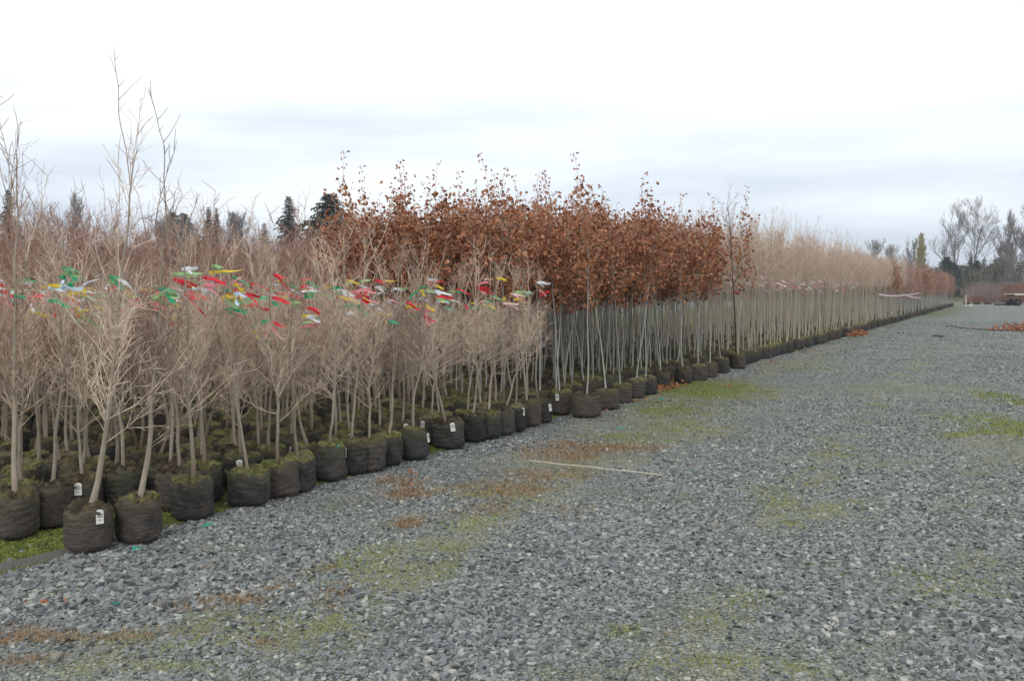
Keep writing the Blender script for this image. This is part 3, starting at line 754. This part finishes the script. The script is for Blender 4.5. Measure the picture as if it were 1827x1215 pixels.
# slate chips lying on the ground
STONE = mat('slate chips', [(.045, .049, .050), (.125, .136, .139), (.20, .211, .207), (.27, .276, .252), (.145, .172, .19), (.44, .44, .40)], noise=30, noise_amt=.08, rough=.62, spec=.35, bump=.3, bump_scale=120)
STONEM = mat('weathered rock', [(.20, .20, .18), (.30, .29, .26)], noise=20, noise_amt=.5, bump=.6, bump_scale=60)
def stone_mesh(seed, flatn, mt=STONE, smooth=False):
    r = random.Random(seed); bm = bmesh.new()
    for _ in range(13):
        a = r.uniform(0, 6.28); q = r.uniform(.75, 1); zz = r.uniform(-1, 1)
        k = math.sqrt(max(0, 1 - zz * zz * .45))
        bm.verts.new((q * k * math.cos(a), q * k * math.sin(a) * .68, zz * flatn))
    bmesh.ops.convex_hull(bm, input=bm.verts)
    bmesh.ops.delete(bm, geom=[v for v in bm.verts if not v.link_faces], context='VERTS')
    if smooth: bmesh.ops.bevel(bm, geom=list(bm.edges), offset=.12, segments=1, affect='EDGES')
    me = bpy.data.meshes.new('chip'); bm.to_mesh(me); bm.free(); me.materials.append(mt); return me
LIB = [bpy.data.objects.new('chip', stone_mesh(700 + i, rnd.uniform(.20, .48))) for i in range(14)]
def stones(n, y0, y1, smin, smax, seed):
    r = np.random.default_rng(seed)
    yy = np.sqrt(r.uniform(y0 ** 2, y1 ** 2, n)); xx = r.uniform(-.70, .68, n) * (yy + 1.1)
    m = field(xx, yy, MOSS, 70) * .95; br = field(xx, yy, BROWN, 90) * 1.0; bd = bedmask(xx, yy)
    fi = fines(xx, yy)
    keep = r.random(n) > np.clip(np.maximum(np.maximum(m, br), fi * .80) + bd * 2, 0, .985)
    xx, yy, fi = xx[keep], yy[keep], fi[keep]; n = len(xx)
    s = smin + (smax - smin) * r.random(n) ** 2.1
    s *= (.75 + .6 * nz2(xx, yy, 1.1, 12)) * (1 - .35 * fi)
    zz = hgt(xx, yy) + s * .10
    rot = np.stack([r.normal(0, .36, n), r.normal(0, .36, n), r.uniform(0, 6.28, n)], -1)
    return np.stack([xx, yy, zz], -1), rot, np.stack([s, s, s * r.uniform(.8, 1.2, n)], -1)
A = stones(162000, 2.6, 7.5, .0080, .031, 1); B = stones(155000, 7.5, 13, .0095, .031, 2); C_ = stones(75000, 13, 22, .015, .034, 3); D_ = stones(75000, 22, 44, .024, .05, 4)
pts = np.concatenate([q[0] for q in (A, B, C_, D_)]); rots = np.concatenate([q[1] for q in (A, B, C_, D_)]); scs = np.concatenate([q[2] for q in (A, B, C_, D_)])
scatter('gravel', pts, rots, scs, npr.integers(0, len(LIB), len(pts)), LIB, kind='stuff', label='grey slate chip gravel spread over the lane', category='gravel')
print('stones', len(pts))

# blades of dead weeds and grass, as loose ground cover
def blades(name, n_try, fld, seed, cols, hmin, hmax, thr, flat_, label, cat, ymax=16, extra=None, w0=.0016):
    r = np.random.default_rng(seed)
    yy = np.sqrt(r.uniform(3.2 ** 2, ymax ** 2, n_try)); xx = r.uniform(-.66, .62, n_try) * yy
    f_ = fld(xx, yy); keep = f_ > thr + r.random(n_try) * .8
    xx, yy = xx[keep], yy[keep]; n = len(xx); zz = hgt(xx, yy)
    h = r.uniform(hmin, hmax, n); a = r.uniform(0, 6.28, n); ln = r.uniform(flat_ * .5, flat_, n); wd = w0 * (1 + yy / 6)
    ca, sa = np.cos(a), np.sin(a); px, py = -sa * wd, ca * wd
    base = np.stack([xx, yy, zz], -1)
    def P(t, up): return base + np.stack([ca * h * ln * t, sa * h * ln * t, h * up * np.sqrt(np.clip(1 - ln ** 2 * .9, .05, 1))], -1)
    off = np.stack([px, py, 0 * px], -1)
    V = np.stack([base - off, base + off, P(.45, .75) + off * .8, P(.45, .75) - off * .8, P(1, .9)], 1).reshape(-1, 3)
    i = np.arange(n) * 5
    fs = [tuple(q) for q in np.stack([i, i + 1, i + 2, i + 3], -1).tolist()] + [tuple(q) for q in np.stack([i + 3, i + 2, i + 4], -1).tolist()]
    me = bpy.data.meshes.new(name); me.from_pydata(V.tolist(), [], fs); me.materials.append(cols)
    ob(name, me, kind='stuff', label=label, category=cat); print(name, n)
DRY = mat('dry weed', [(.15, .08, .05), (.26, .15, .095), (.34, .26, .16), (.42, .37, .25)], noise=60, noise_amt=1.1, rand=False, coord='Object')
GRN = mat('green blades', [(.13, .15, .035), (.20, .25, .06), (.30, .32, .12)], noise=40, noise_amt=1.1, rand=False)
MOSSM = mat('moss blades', [(.11, .13, .035), (.20, .25, .05), (.30, .31, .09)], noise=12, noise_amt=1.1, rand=False)
blades('dry_grass', 800000, lambda x, y: field(x, y, BROWN, 90), 21, DRY, .01, .042, .12, .985, 'russet dead weeds matted over the gravel in patches', 'dead weeds', w0=.0012)
blades('grass', 600000, lambda x, y: np.maximum(field(x, y, MOSS, 70), field(x, y, TRACKS, 57) * .54 * np.clip(nz2(x, y, .3, 61) * 2.2 - .4, 0, 1.2)), 22, GRN, .006, .022, .22, .9, 'short green grass sprouting between the gravel chips', 'grass', w0=.0013)
blades('moss', 500000, lambda x, y: bedmask(x, y) * (nz2(x, y, .3, 77) > .3), 23, MOSSM, .005, .014, .1, .9, 'green moss and grass carpeting the bed between the bags', 'moss', 12, w0=.002)

# fallen leaves
r = random.Random(31); lv = MB(); heap = MB()
def drop(mb, p, n, sx, sy, hz, size=(.03, .07)):
    if n == 4: size = (.025, .045)
    for _ in range(n):
        q = Vector((p.x, p.y, 0)) + AX * r.gauss(0, sx) + BX * r.gauss(0, sy)
        q.z = float(hgt(np.array([q.x]), np.array([q.y]))[0]) + .02 + abs(r.gauss(0, hz)) ; leaf(mb, q, r, r.uniform(*size))
drop(heap, gnd(1182, 694), 260, .30, .09, .035)
for k in range(26):
    p = bed(T_OAK0 + r.random() * (T_OAK1 - T_OAK0 + 8), -.22 - abs(r.gauss(0, .35))); drop(lv, p, r.randint(1, 9), .12, .10, .008)
for uv in ((735, 845), (720, 868), (1020, 755), (83, 1071), (905, 757), (1110, 745)): drop(lv, gnd(*uv), 4, .05, .05, .006)
ob('fallen_leaves', lv.mesh('fallen_leaves', [LEAF]), kind='stuff', label='brown oak leaves scattered along the foot of the bags', category='fallen leaves')
ob('leaf_heap', heap.mesh('leaf_heap', [LEAF]), kind='stuff', label='heap of rust leaves blown against the oak bags', category='leaf heap')
h2 = MB(); drop(h2, gnd(1527, 598), 320, .55, .18, .07, (.06, .10)); ob('leaf_heap', h2.mesh('leaf_heap', [LEAF]), kind='stuff', label='orange leaf heap against the far slender saplings', category='leaf heap')
h3 = MB(); drop(h3, gnd(1822, 590), 420, .35, .5, .12, (.08, .14)); ob('leaf_heap', h3.mesh('leaf_heap', [LEAF]), kind='stuff', label='orange leaf pile at the right edge of the lane', category='leaf heap')

# ------------------------------------------------------------------ small things on the lane
def place(o, u, v, dz=0):
    p = gnd(u, v); o.location = (p.x, p.y, float(hgt(np.array([p.x]), np.array([p.y]))[0]) + dz); return o
a, b2 = gnd(942, 827), gnd(1182, 853)
mb = MB(); n = 22; pts_ = [a.lerp(b2, k / n) + Vector((0, 0,   .028 + .002 * math.sin(k * .8))) for k in range(n + 1)]
mb.tube(pts_, [.0062 + (.002 if k % 4 == 0 else 0) for k in range(n + 1)], 7, cap=True)
ob('bamboo_cane', mb.mesh('bamboo_cane', [BAMBOO], True), label='long pale bamboo cane lying on the gravel', category='cane')
def clip_mesh(seed):
    r = random.Random(seed); mb = MB()
    P = [Vector((-.035, 0, .01))]; 
    for k in range(9): P.append(P[-1] + Vector((.009, r.gauss(0, .011), r.gauss(0, .006))))
    for p in P: p.z = max(p.z, .006)
    vs = [];
    for p in P: vs += [(p.x, p.y - .007, p.z), (p.x, p.y + .007, p.z + .005)]
    mb.add(vs, [(2 * k, 2 * k + 2, 2 * k + 3, 2 * k + 1) for k in range(9)])
    mb.tube([p + Vector((0, .012, .008)) for p in P[2:7]], .004, 5)
    return mb.mesh('tie', [TEAL], True)
for k, (u, v, lab) in enumerate(((368, 942, 'teal plastic tie lying on gravel right of the lone brown bag'), (243, 983, 'teal plastic tie under the second front bag'), (1237, 845, 'teal plastic tie beyond the end of the bamboo cane'),
        (205, 1080, 'small teal tie alone in the near left gravel'), (1105, 764, 'teal scrap among grass below the oak bags'), (1180, 716, 'pale teal scrap near the leaf heap'))):
    o = place(ob('plastic_tie', clip_mesh(40 + k), label=lab, category='plastic tie', group='teal plastic ties on the ground', rz=k * 1.3), u, v, .014)
    o.scale = (.9, .9, 1) if k < 4 else (1.6, 1.6, 1)
mb = MB(); vs = []
for k in range(9):
    x_ = -.09 + k * .022; vs += [(x_, -.012, .02 + .012 * math.sin(k * .8)), (x_, .012, .03 + .012 * math.sin(k * .8 + .5))]
mb.add(vs, [(2 * k, 2 * k + 2, 2 * k + 3, 2 * k + 1) for k in range(8)])
g = gnd(588, 858); g = g + g.normalized() * .12
ob('green_strap', mb.mesh('green_strap', [TEAL], True), loc=(g.x + .03, g.y - .05, .265), rz=-.4, label='teal strap lying on the soil of a front-row bag', category='strap')
for k, (u, v, s_, lab) in enumerate(((182, 1158, .055, 'grey rock below the large patch of dead weeds'), (100, 1172, .05, 'brown-grey rock at the lower left among dead weeds'), (1275, 938, .045, 'dark stone alone in the middle of the lane'),
        (297, 978, .045, 'pale rock beside the second front bag'), (367, 983, .05, 'mossy rock near the lone brown bag'), (1035, 988, .035, 'light flat stone'), (175, 1008, .04, 'brown stone before the nearest bag'))):
    if 'light flat' in lab: continue
    o = place(ob('rock', stone_mesh(800 + k, .5, STONEM, True), label=lab, category='rock', group='loose rocks on the gravel', rz=k * 2.0), u, v, .012); o.scale = (s_, s_, s_)
# edge of the woven ground cloth sticking out where bags are missing
CLOTH = mat('woven ground cloth', [(.07, .07, .068), (.15, .145, .13)], noise=25, rand=False, bump=.4, bump_scale=200)
pA, pB = gnd(-260, 1075), gnd(150, 978); vs = []; n = 26
for k in range(n + 1):
    p = pA.lerp(pB, k / n) ; q = .004 * math.sin(k * .9)
    for off, zz in ((-.03, -.014), (0.0, .014 + q), (.035, .018 + q * .5), (.07, -.004)): vs.append((p.x + BX.x * off, p.y + BX.y * off, zz))
mb = MB(); mb.add(vs, [(4 * k + j, 4 * k + 4 + j, 4 * k + 5 + j, 4 * k + 1 + j) for k in range(n) for j in range(3)])
ob('ground_cloth', mb.mesh('ground_cloth', [CLOTH], True), label='rolled grey edge of the weed cloth left of the nearest bag', category='ground cloth')
# barrier tape wrapped round far saplings
TAPE = flat('white pink tape', (.82, .66, .68))
mb = MB()
def strip(mb, A_, B_, h, sag=.05):
    vs = []
    for k in range(13):
        t = k / 12; p = A_.lerp(B_, t); zz = p.z - sag * 4 * t * (1 - t); vs += [(p.x, p.y, zz - h / 2), (p.x, p.y, zz + h / 2)]
    mb.add(vs, [(2 * k, 2 * k + 2, 2 * k + 3, 2 * k + 1) for k in range(12)])
def bl(u, v):   # point on the bed's front plane seen at (u, v)
    d = ray(u, v); nrm = BX; o_ = Vector((0, 0, CAMH)); q = bed(0, -.10)
    t = (q - o_).dot(nrm) / d.dot(nrm); return o_ + d * t
strip(mb, bl(1568, 525), bl(1612, 527), .06); strip(mb, bl(1612, 526), bl(1643, 522), .06); strip(mb, bl(1616, 527), bl(1643, 531), .06)
ob('barrier_tape', mb.mesh('barrier_tape', [TAPE]), label='white and pink tape strung around the far saplings', category='tape')
HOSE = flat('black hose', (.02, .02, .022))
mb = MB(); hp = [(1688, 582), (1700, 582), (1712, 585), (1722, 586), (1745, 588), (1775, 590), (1808, 590), (1835, 591)]
mb.tube([gnd(*q) + Vector((0, 0, .015)) for q in hp], .018, 6, cap=True)
ob('hose', mb.mesh('hose', [HOSE], True), label='thin black hose lying across the far lane', category='hose')
mb = MB(); mb.tube([gnd(1664, 601) + Vector((0, 0, .03)), gnd(1672, 601.5) + Vector((0, 0, .05)), gnd(1682, 602.5) + Vector((0, 0, .03))], .03, 5, cap=True)
ob('stick', mb.mesh('stick', [DARKB]), label='short dark stick lying on the far lane', category='stick')

# ------------------------------------------------------------------ far end of the lane
WOODD = mat('dark weathered wood', [(.05, .04, .035), (.10, .08, .065)], noise=6, rand=False)
WOODP = mat('pale boards', [(.50, .45, .36), (.60, .55, .46)], noise=6, rand=False)
def pallet(u, v, wpx, lab, layers=1):
    p = gnd(u, v); k = p.length / F; W = wpx * k
    root = ob('pallet', None, loc=p, label=lab, category='pallet', group='dark pallets at the end of the lane')
    for l in range(layers):
        mb = MB()
        for j in range(7): mb.box((0, .1 + j * .19, .155 + l * .17), (W, .13, .025))
        ob('deck', mb.mesh('deck', [WOODD]), root)
        for x_ in (-W / 2 + .06, 0, W / 2 - .06):
            mb = MB(); mb.box((x_, .66, .07 + l * .17), (.10, 1.26, .14)); ob('runner', mb.mesh('runner', [WOODD]), root)
pallet(1749, 543, 36, 'widest dark pallet at the end of the lane, left of the others')
pallet(1764, 538.5, 17, 'small stack of dark pallets standing farther back', 2)
pallet(1803, 545, 30, 'dark pallet nearest the flatbed wagon')
# flatbed wagon
p = gnd(1812, 545.5); K = p.length / F
root = ob('flatbed_wagon', None, loc=(p.x, p.y, 0), label='pale flatbed wagon beside red shrubs at the right edge', category='wagon')
mb = MB(); 
for j in range(8): mb.box((1.55, .12 + j * .24, 1.08), (3.3, .22, .07))
mb.box((1.55, -.02, 1.06), (3.34, .05, .2)); ob('deck', mb.mesh('deck', [WOODP]), root)
mb = MB(); mb.box((1.55, .4, .93), (3.1, .1, .14)); mb.box((1.55, 1.5, .93), (3.1, .1, .14)); ob('chassis', mb.mesh('chassis', [WOODD]), root)
for x_ in (.45, 2.65):
    for y_ in (.45, 1.75):
        mb = MB(); mb.tube([(x_, y_ - .1, .33), (x_, y_ - .095, .33), (x_, y_ + .095, .33), (x_, y_ + .1, .33)], [.27, .33, .33, .27], 18, cap=True); wh = ob('wheel', mb.mesh('wheel', [HOSE]), root)
        mb = MB(); mb.tube([(x_, y_ - .115, .33), (x_, y_ + .115, .33)], .14, 12, cap=True); ob('rim', mb.mesh('rim', [WOODD]), wh)
mb = MB(); mb.tube([(-.05, .9, .5), (-.9, .9, .45)], .05, 6, cap=True); ob('drawbar', mb.mesh('drawbar', [WOODD]), root)
# pale marker post and white stone where the bed ends
mb = MB(); mb.box((0, 0, .5), (.09, .09, 1.0)); mb.box((0, 0, 1.02), (.11, .11, .04)); p = gnd(1723, 547)
ob('marker_post', mb.mesh('marker_post', [WOODP]), loc=p, label='pale post at the far end of the sapling bed', category='post')
p = gnd(1730, 547.5); o = ob('rock', stone_mesh(830, .4, PAPER, True), loc=(p.x, p.y, .1), label='white stone at the foot of the pale post', category='rock'); o.scale = (.4, .3, .25)

# shrubs: clump of upright twigs with small russet leaves
RUS = mat('russet shrub leaf', [(.16, .055, .04), (.26, .10, .06), (.20, .12, .07)], noise=3, noise_amt=.8, rand=False)
PUR = mat('purplish twig', [(.22, .15, .15), (.28, .20, .19), (.24, .20, .17)], noise=.5)
OLI = mat('olive brush leaf', [(.09, .10, .055), (.15, .15, .09)], noise=.7, noise_amt=.6, rand=False)
def shrub(seed, W, H, stems, mt, lm=None, nl=0, rr=.012, ls=(.05, .1)):
    r = random.Random(seed); a = MB(); b_ = MB()
    for _ in range(stems):
        x_, y_ = r.gauss(0, W * .2), r.gauss(0, W * .2)
        P = wander((x_, y_, 0), (x_ / W * 1.0, y_ / W * 1.0, 1), H * r.uniform(.6, 1.1), H / 6, .1, .03, r)
        a.tube(P, np.linspace(rr, rr * .35, len(P)), 3)
        for i in range(1, len(P)):
            for _ in range(3):
                q = wander(P[i], (r.gauss(0, .7), r.gauss(0, .7), .8), H * r.uniform(.08, .22), H / 14, .15, .05, r); a.tube(q, np.linspace(rr * .5, rr * .3, len(q)), 3)
    for _ in range(nl):
        an, q = r.uniform(0, 6.28), W * .5 * r.random() ** .5; zz = r.uniform(.08, 1) * H
        q *= math.sin(min(1, zz / H + .15) * 2.9) ** .4 if zz / H < .93 else .5
        leaf(b_, Vector((q * math.cos(an), q * math.sin(an), zz)), r, r.uniform(*ls))
    return a.mesh('stems', [mt]), (b_.mesh('foliage', [lm]) if lm else None)
def shrub_at(nm, u, v, me2, lab, cat, grp, sc=1.0, y=None):
    p = gnd(u, v) if y is None else at(u, v, y); root = ob(nm, None, loc=(p.x, p.y, 0), label=lab, category=cat, group=grp, rz=rnd.uniform(0, 6.28)); root.scale = (sc,) * 3
    ob('stems', me2[0], root)
    if me2[1]: ob('foliage', me2[1], root)
RS = [shrub(850 + i, 1.5, 1.9, 16, PUR, RUS, 900, .014, (.07, .13)) for i in range(3)]
for k, (u, v) in enumerate(((1797, 543), (1812, 542.5), (1826, 542), (1840, 542), (1804, 540), (1820, 539.5), (1835, 539.5))):
    shrub_at('russet_shrub', u, v, RS[k % 3], 'russet leafed shrub standing behind the flatbed wagon', 'shrub', 'russet shrubs by the wagon', rnd.uniform(.95, 1.2))
LOWS = [shrub(870 + i, 1.6, .7, 18, PUR, RUS, 500, .012, (.06, .12)) for i in range(2)]
for k, (u, v) in enumerate(((1739, 541), (1748, 540.5))): shrub_at('low_shrub', u, v, LOWS[k], 'low brown shrub behind the widest pallet', 'shrub', 'low shrubs by the pallets')
PS = [shrub(880 + i, 2.2, 3.0, 22, PUR, None, 0, .02) for i in range(4)]
for k in range(60):
    u = 1728 + (k * 37) % 118; v = 540.5 - (k % 7) * 1.3
    shrub_at('bare_shrub', u, v, PS[k % 4], 'purplish bare shrub in the brush beyond the end of the lane', 'shrub', 'bare shrubs beyond the lane', rnd.uniform(.5, .8))

# ------------------------------------------------------------------ background trees
FBARK = mat('far grey bark', [(.15, .135, .125), (.21, .195, .18)], noise=.5)
def bare_tree(seed, H, lean=0, spread=.5, levels=5, rr=.3, fork=.28, up=1.3, nb=7, crown0=.25, tipr=.03):
    r = random.Random(seed); tr, cw = MB(), MB()
    def grow(p, d, L_, rad, lv, mb):
        P = wander(p, d, L_, L_ / 5, .09 if lv == 0 else .16, up * .12, r)
        mb.tube(P, np.linspace(rad, max(tipr * .6, rad * .42), len(P)), 6 if lv == 0 else 3)
        if lv >= levels: return
        k = nb if lv == 0 else r.randint(4, 6)
        for i in range(k):
            q = crown0 + (1 - crown0) * (i + r.random()) / k if lv == 0 else r.uniform(.25, 1)
            f = q * (len(P) - 1.001); j = int(f); s_ = P[j].lerp(P[j + 1], f - j)
            dd = (P[j + 1] - P[j]).normalized()
            a = r.uniform(0, 6.28)
            sd = dd * .8 + Vector((math.cos(a), math.sin(a), up * .4)) * spread * r.uniform(.7, 1.3)
            grow(s_, sd, L_ * (r.uniform(.38, .6) if lv == 0 else r.uniform(.42, .68)) * (1 - .35 * q if lv == 0 else 1), max(tipr, rad * (.45 if lv == 0 else .5) * (1 - .4 * q)), lv + 1, cw)
    grow((0, 0, -.3), (lean, 0, 1), H * .86, rr, 0, tr)
    return tr.mesh('trunk', [FBARK], True), cw.mesh('crown', [FBARK])
def put_tree(nm, u, vtop, y, me2, Hm, lab, cat, grp=None, parts=('trunk', 'crown'), rz=None, wide=1.0):
    p = at(u, 515, y); top = at(u, vtop, y).z
    s = top / Hm
    root = ob(nm, None, loc=(p.x, p.y, 0), label=lab, category=cat, rz=rnd.uniform(0, 6.28) if rz is None else rz); root.scale = (s * wide, s * wide, s)
    if grp: root['group'] = grp
    for pn, m_ in zip(parts, me2): ob(pn, m_, root)
    return root
def topz(me2): return max(max(v.co.z for v in m_.vertices) for m_ in me2)
T1 = bare_tree(902, 20, .0, .85, 4, .42, nb=14, crown0=.18, tipr=.022, up=1.0); T2 = bare_tree(906, 20, .07, .7, 4, .28, nb=15, crown0=.2, tipr=.02, up=.6)
put_tree('bare_tree', 1697, 350, 170, T1, topz(T1), 'tall bare tree with many forking limbs, left of the tall pair', 'tree', 'two tall bare trees at the lane end', rz=0, wide=.8)
put_tree('bare_tree', 1722, 345, 175, T2, topz(T2), 'tall slim bare tree leaning right, right of the tall pair', 'tree', 'two tall bare trees at the lane end', rz=0, wide=.8)
T3 = bare_tree(911, 16, 0, .7, 4, .26, nb=10, crown0=.12, tipr=.03, up=1.8)
T4 = bare_tree(914, 16, 0, .8, 4, .26, nb=12, crown0=.15, tipr=.03, up=1.2)
put_tree('bare_tree', 1806, 368, 140, T3, topz(T3), 'dense bare tree rising at the right edge', 'tree', 'bare trees at the right edge', wide=.8)
put_tree('bare_tree', 1832, 362, 132, T4, topz(T4), 'bare tree cut by the right edge of the picture', 'tree', 'bare trees at the right edge')
put_tree('bare_tree', 1784, 425, 135, T4, topz(T4), 'lower bushy bare tree left of the right-edge trees', 'tree', 'bare trees at the right edge')
put_tree('bare_tree', 1558, 424, 190, T4, topz(T4), 'round-headed bare tree above the far saplings', 'tree', 'small bare trees on the skyline')
put_tree('bare_tree', 1588, 432, 200, T4, topz(T4), 'lower bare tree between the round-headed tree and the poplar', 'tree', 'small bare trees on the skyline')
put_tree('bare_tree', 1616, 420, 190, T3, topz(T3), 'grey bare tree directly left of the yellowish poplar', 'tree', 'small bare trees on the skyline')
for k, (u, v) in enumerate(((150, 335), (300, 378), (345, 380), (410, 372), (430, 380))):
    put_tree('bare_tree', u, v, 120, (T3, T4)[k % 2], topz((T3, T4)[k % 2]), ['bare tree showing above the near crowns at far left', 'bare tree left of the first dark conifers', 'bare tree between conifers on the left skyline',
             'pale bare tree behind the conifer pair', 'bare tree right of the conifer pair'][k], 'tree', 'bare trees on the left skyline', wide=1.1)
# Lombardy poplar, yellowish twigs
POPM = mat('yellowish poplar twig', [(.30, .26, .13), (.40, .34, .18)], noise=.5)
r = random.Random(77); tr, cw = MB(), MB()
tr.tube([(0, 0, -.2), (0, 0, 5), (0, 0, 12)], [.35, .25, .05], 7)
for k in range(420):
    h = 12 * (k / 420) ** .9; W_ = 1.25 * math.sin(min(1, (h + 1.2) / 13.5) * math.pi) ** .6 + .1
    a = r.uniform(0, 6.28); q = wander((0, 0, h * .9), (math.cos(a) * .22, math.sin(a) * .22, 1), r.uniform(1.0, 2.2) * (1 - .35 * h / 12), .5, .07, .1, r)
    q = [Vector((v_.x * W_, v_.y * W_, v_.z)) for v_ in q]; cw.tube(q, np.linspace(.06, .035, len(q)), 3)
PO = (tr.mesh('trunk', [FBARK]), cw.mesh('crown', [POPM]))
put_tree('poplar', 1642, 415, 150, PO, topz(PO), 'narrow yellowish poplar column on the right skyline', 'tree', wide=2.5)
# conifers
NEED = mat('dark conifer needles', [(.012, .026, .016), (.024, .045, .027), (.038, .068, .04)], noise=.8, noise_amt=.8, rand=False)
def conifer(seed, H, W, dens=1.0, fullness=1.0):
    r = random.Random(seed); tr, cw = MB(), MB(); tr.tube([(0, 0, -.2), (0, 0, H * .5), (0, 0, H * .97)], [H * .018, H * .012, .02], 6)
    n = int(70 * dens)
    for k in range(n):
        h = H * (.08 + .91 * k / n); L_ = W * (1 - (h / H)) ** (.75 * fullness) * r.uniform(.75, 1.15) + .15
        for j in range(r.randint(6, 9)):
            a = r.uniform(0, 6.28); ln = L_ * r.uniform(.6, 1.1); d = Vector((math.cos(a), math.sin(a), r.uniform(-.25, .15))); sd = Vector((-math.sin(a), math.cos(a), 0))
            m_ = 7
            for q in range(m_):
                t0 = (q + .2) / m_; base = Vector((0, 0, h)) + d * ln * t0 + Vector((0, 0, -.12 * ln * t0 * t0))
                for s_ in (-1, 1):
                    w_ = ln * .34 * (1.15 - t0) + .14
                    tip = base + d * ln * .2 + sd * s_ * w_ + Vector((0, 0, r.gauss(-.08, .10) * ln - .05))
                    cw.add([base, base + d * ln * .16 + Vector((0, 0, r.gauss(0, .03))), tip], [(0, 1, 2)])
    return tr.mesh('trunk', [FBARK]), cw.mesh('crown', [NEED])
C1 = conifer(1, 14, 3.2); C2 = conifer(2, 14, 4.6, 1.2, .7); C3 = conifer(3, 14, 2.6)
for u, v, y, m_, wd, lab in ((20, 338, 70, C1, .8, 'dark spruce rising at the far left edge'), (310, 378, 130, C2, .9, 'broad dark conifer at the left end of the skyline conifers'), (330, 380, 130, C2, 1.0, 'dark conifer beside the broad one on the left skyline'),
        (375, 370, 125, C3, .9, 'pointed conifer, left one of the pair behind the near crowns'), (388, 371, 125, C3, .9, 'pointed conifer, right one of the pair behind the near crowns'), (418, 378, 125, C3, .9, 'narrow conifer just right of the pointed pair'),
        (473, 398, 130, C1, .9, 'small conifer between the pointed pair and the lone conifer'), (517, 350, 100, C1, 1.15, 'lone conical conifer standing clear on the left skyline'), (556, 395, 130, C3, 1.2, 'low conifer right of the lone conical one'),
        (590, 345, 80, C2, 1.15, 'wide full conifer rising behind the left end of the oaks'), (1688, 458, 160, C2, 1.2, 'dark conifer under the left tall bare tree'), (1700, 468, 160, C2, 1.2, 'low dark conifer between the two tall bare trees'),
        (1731, 458, 165, C3, 1.3, 'dark conifer right of the leaning bare tree'), (1742, 464, 160, C2, .9, 'squat conifer among those right of the tall pair'), (1754, 462, 165, C1, 1.0, 'conifer right of the squat one at the lane end'), (1768, 470, 160, C2, .9, 'low conifer nearest the right-edge trees')):
    put_tree('conifer', u, v, y, m_, topz(m_), lab, 'conifer', 'dark conifers on the skyline', wide=wd)
# brush and hedges that close the horizon: one mass of far wood
def lib_brush(seed, mt):
    a, b_ = shrub(seed, 5, 6.5, 26, PUR if mt is None else FBARK, OLI if mt else None, 0 if mt is None else 900, .06, (.3, .6))
    mb = MB(); n0 = 0
    for m_, k in ((a, 0), (b_, 1)):
        if m_ is None: continue
        mb.add([v.co for v in m_.vertices], [tuple(p.vertices) for p in m_.polygons], k)
    return bpy.data.objects.new('brush', mb.mesh('brush', [PUR if mt is None else FBARK, OLI]))
BR = [lib_brush(920 + i, None if i % 2 else 1) for i in range(5)]
P = []; S_ = []
for k in range(300):
    u = rnd.uniform(-260, 2080); y_ = rnd.uniform(112, 210); q = at(u, 515, y_); P.append((q.x, q.y, 0)); s_ = rnd.uniform(.35, .8) * (y_ / 150)
    if 1730 < u: s_ *= 1.25
    S_.append((s_, s_, s_))
n = len(P); rot = np.zeros((n, 3)); rot[:, 2] = npr.uniform(0, 6.28, n)
scatter('far_wood', P, rot, S_, npr.integers(0, len(BR), n), BR, kind='stuff', label='low grey and olive woodland closing the horizon', category='woodland')

# winter air: faint even haze round the whole yard
hz = MB(); hz.box((0, 0, 11), (3300, 3300, 24))
hm = bpy.data.materials.new('haze'); hm.use_nodes = True; t = hm.node_tree
for n in list(t.nodes): t.nodes.remove(n)
o_ = N(t, 'ShaderNodeOutputMaterial'); pv = N(t, 'ShaderNodeVolumePrincipled'); pv.inputs['Color'].default_value = (.86, .91, 1, 1); pv.inputs['Density'].default_value = .0007; pv.inputs['Anisotropy'].default_value = .2
t.links.new(pv.outputs[0], o_.inputs['Volume'])
ob('haze', hz.mesh('haze', [hm]), kind='stuff')
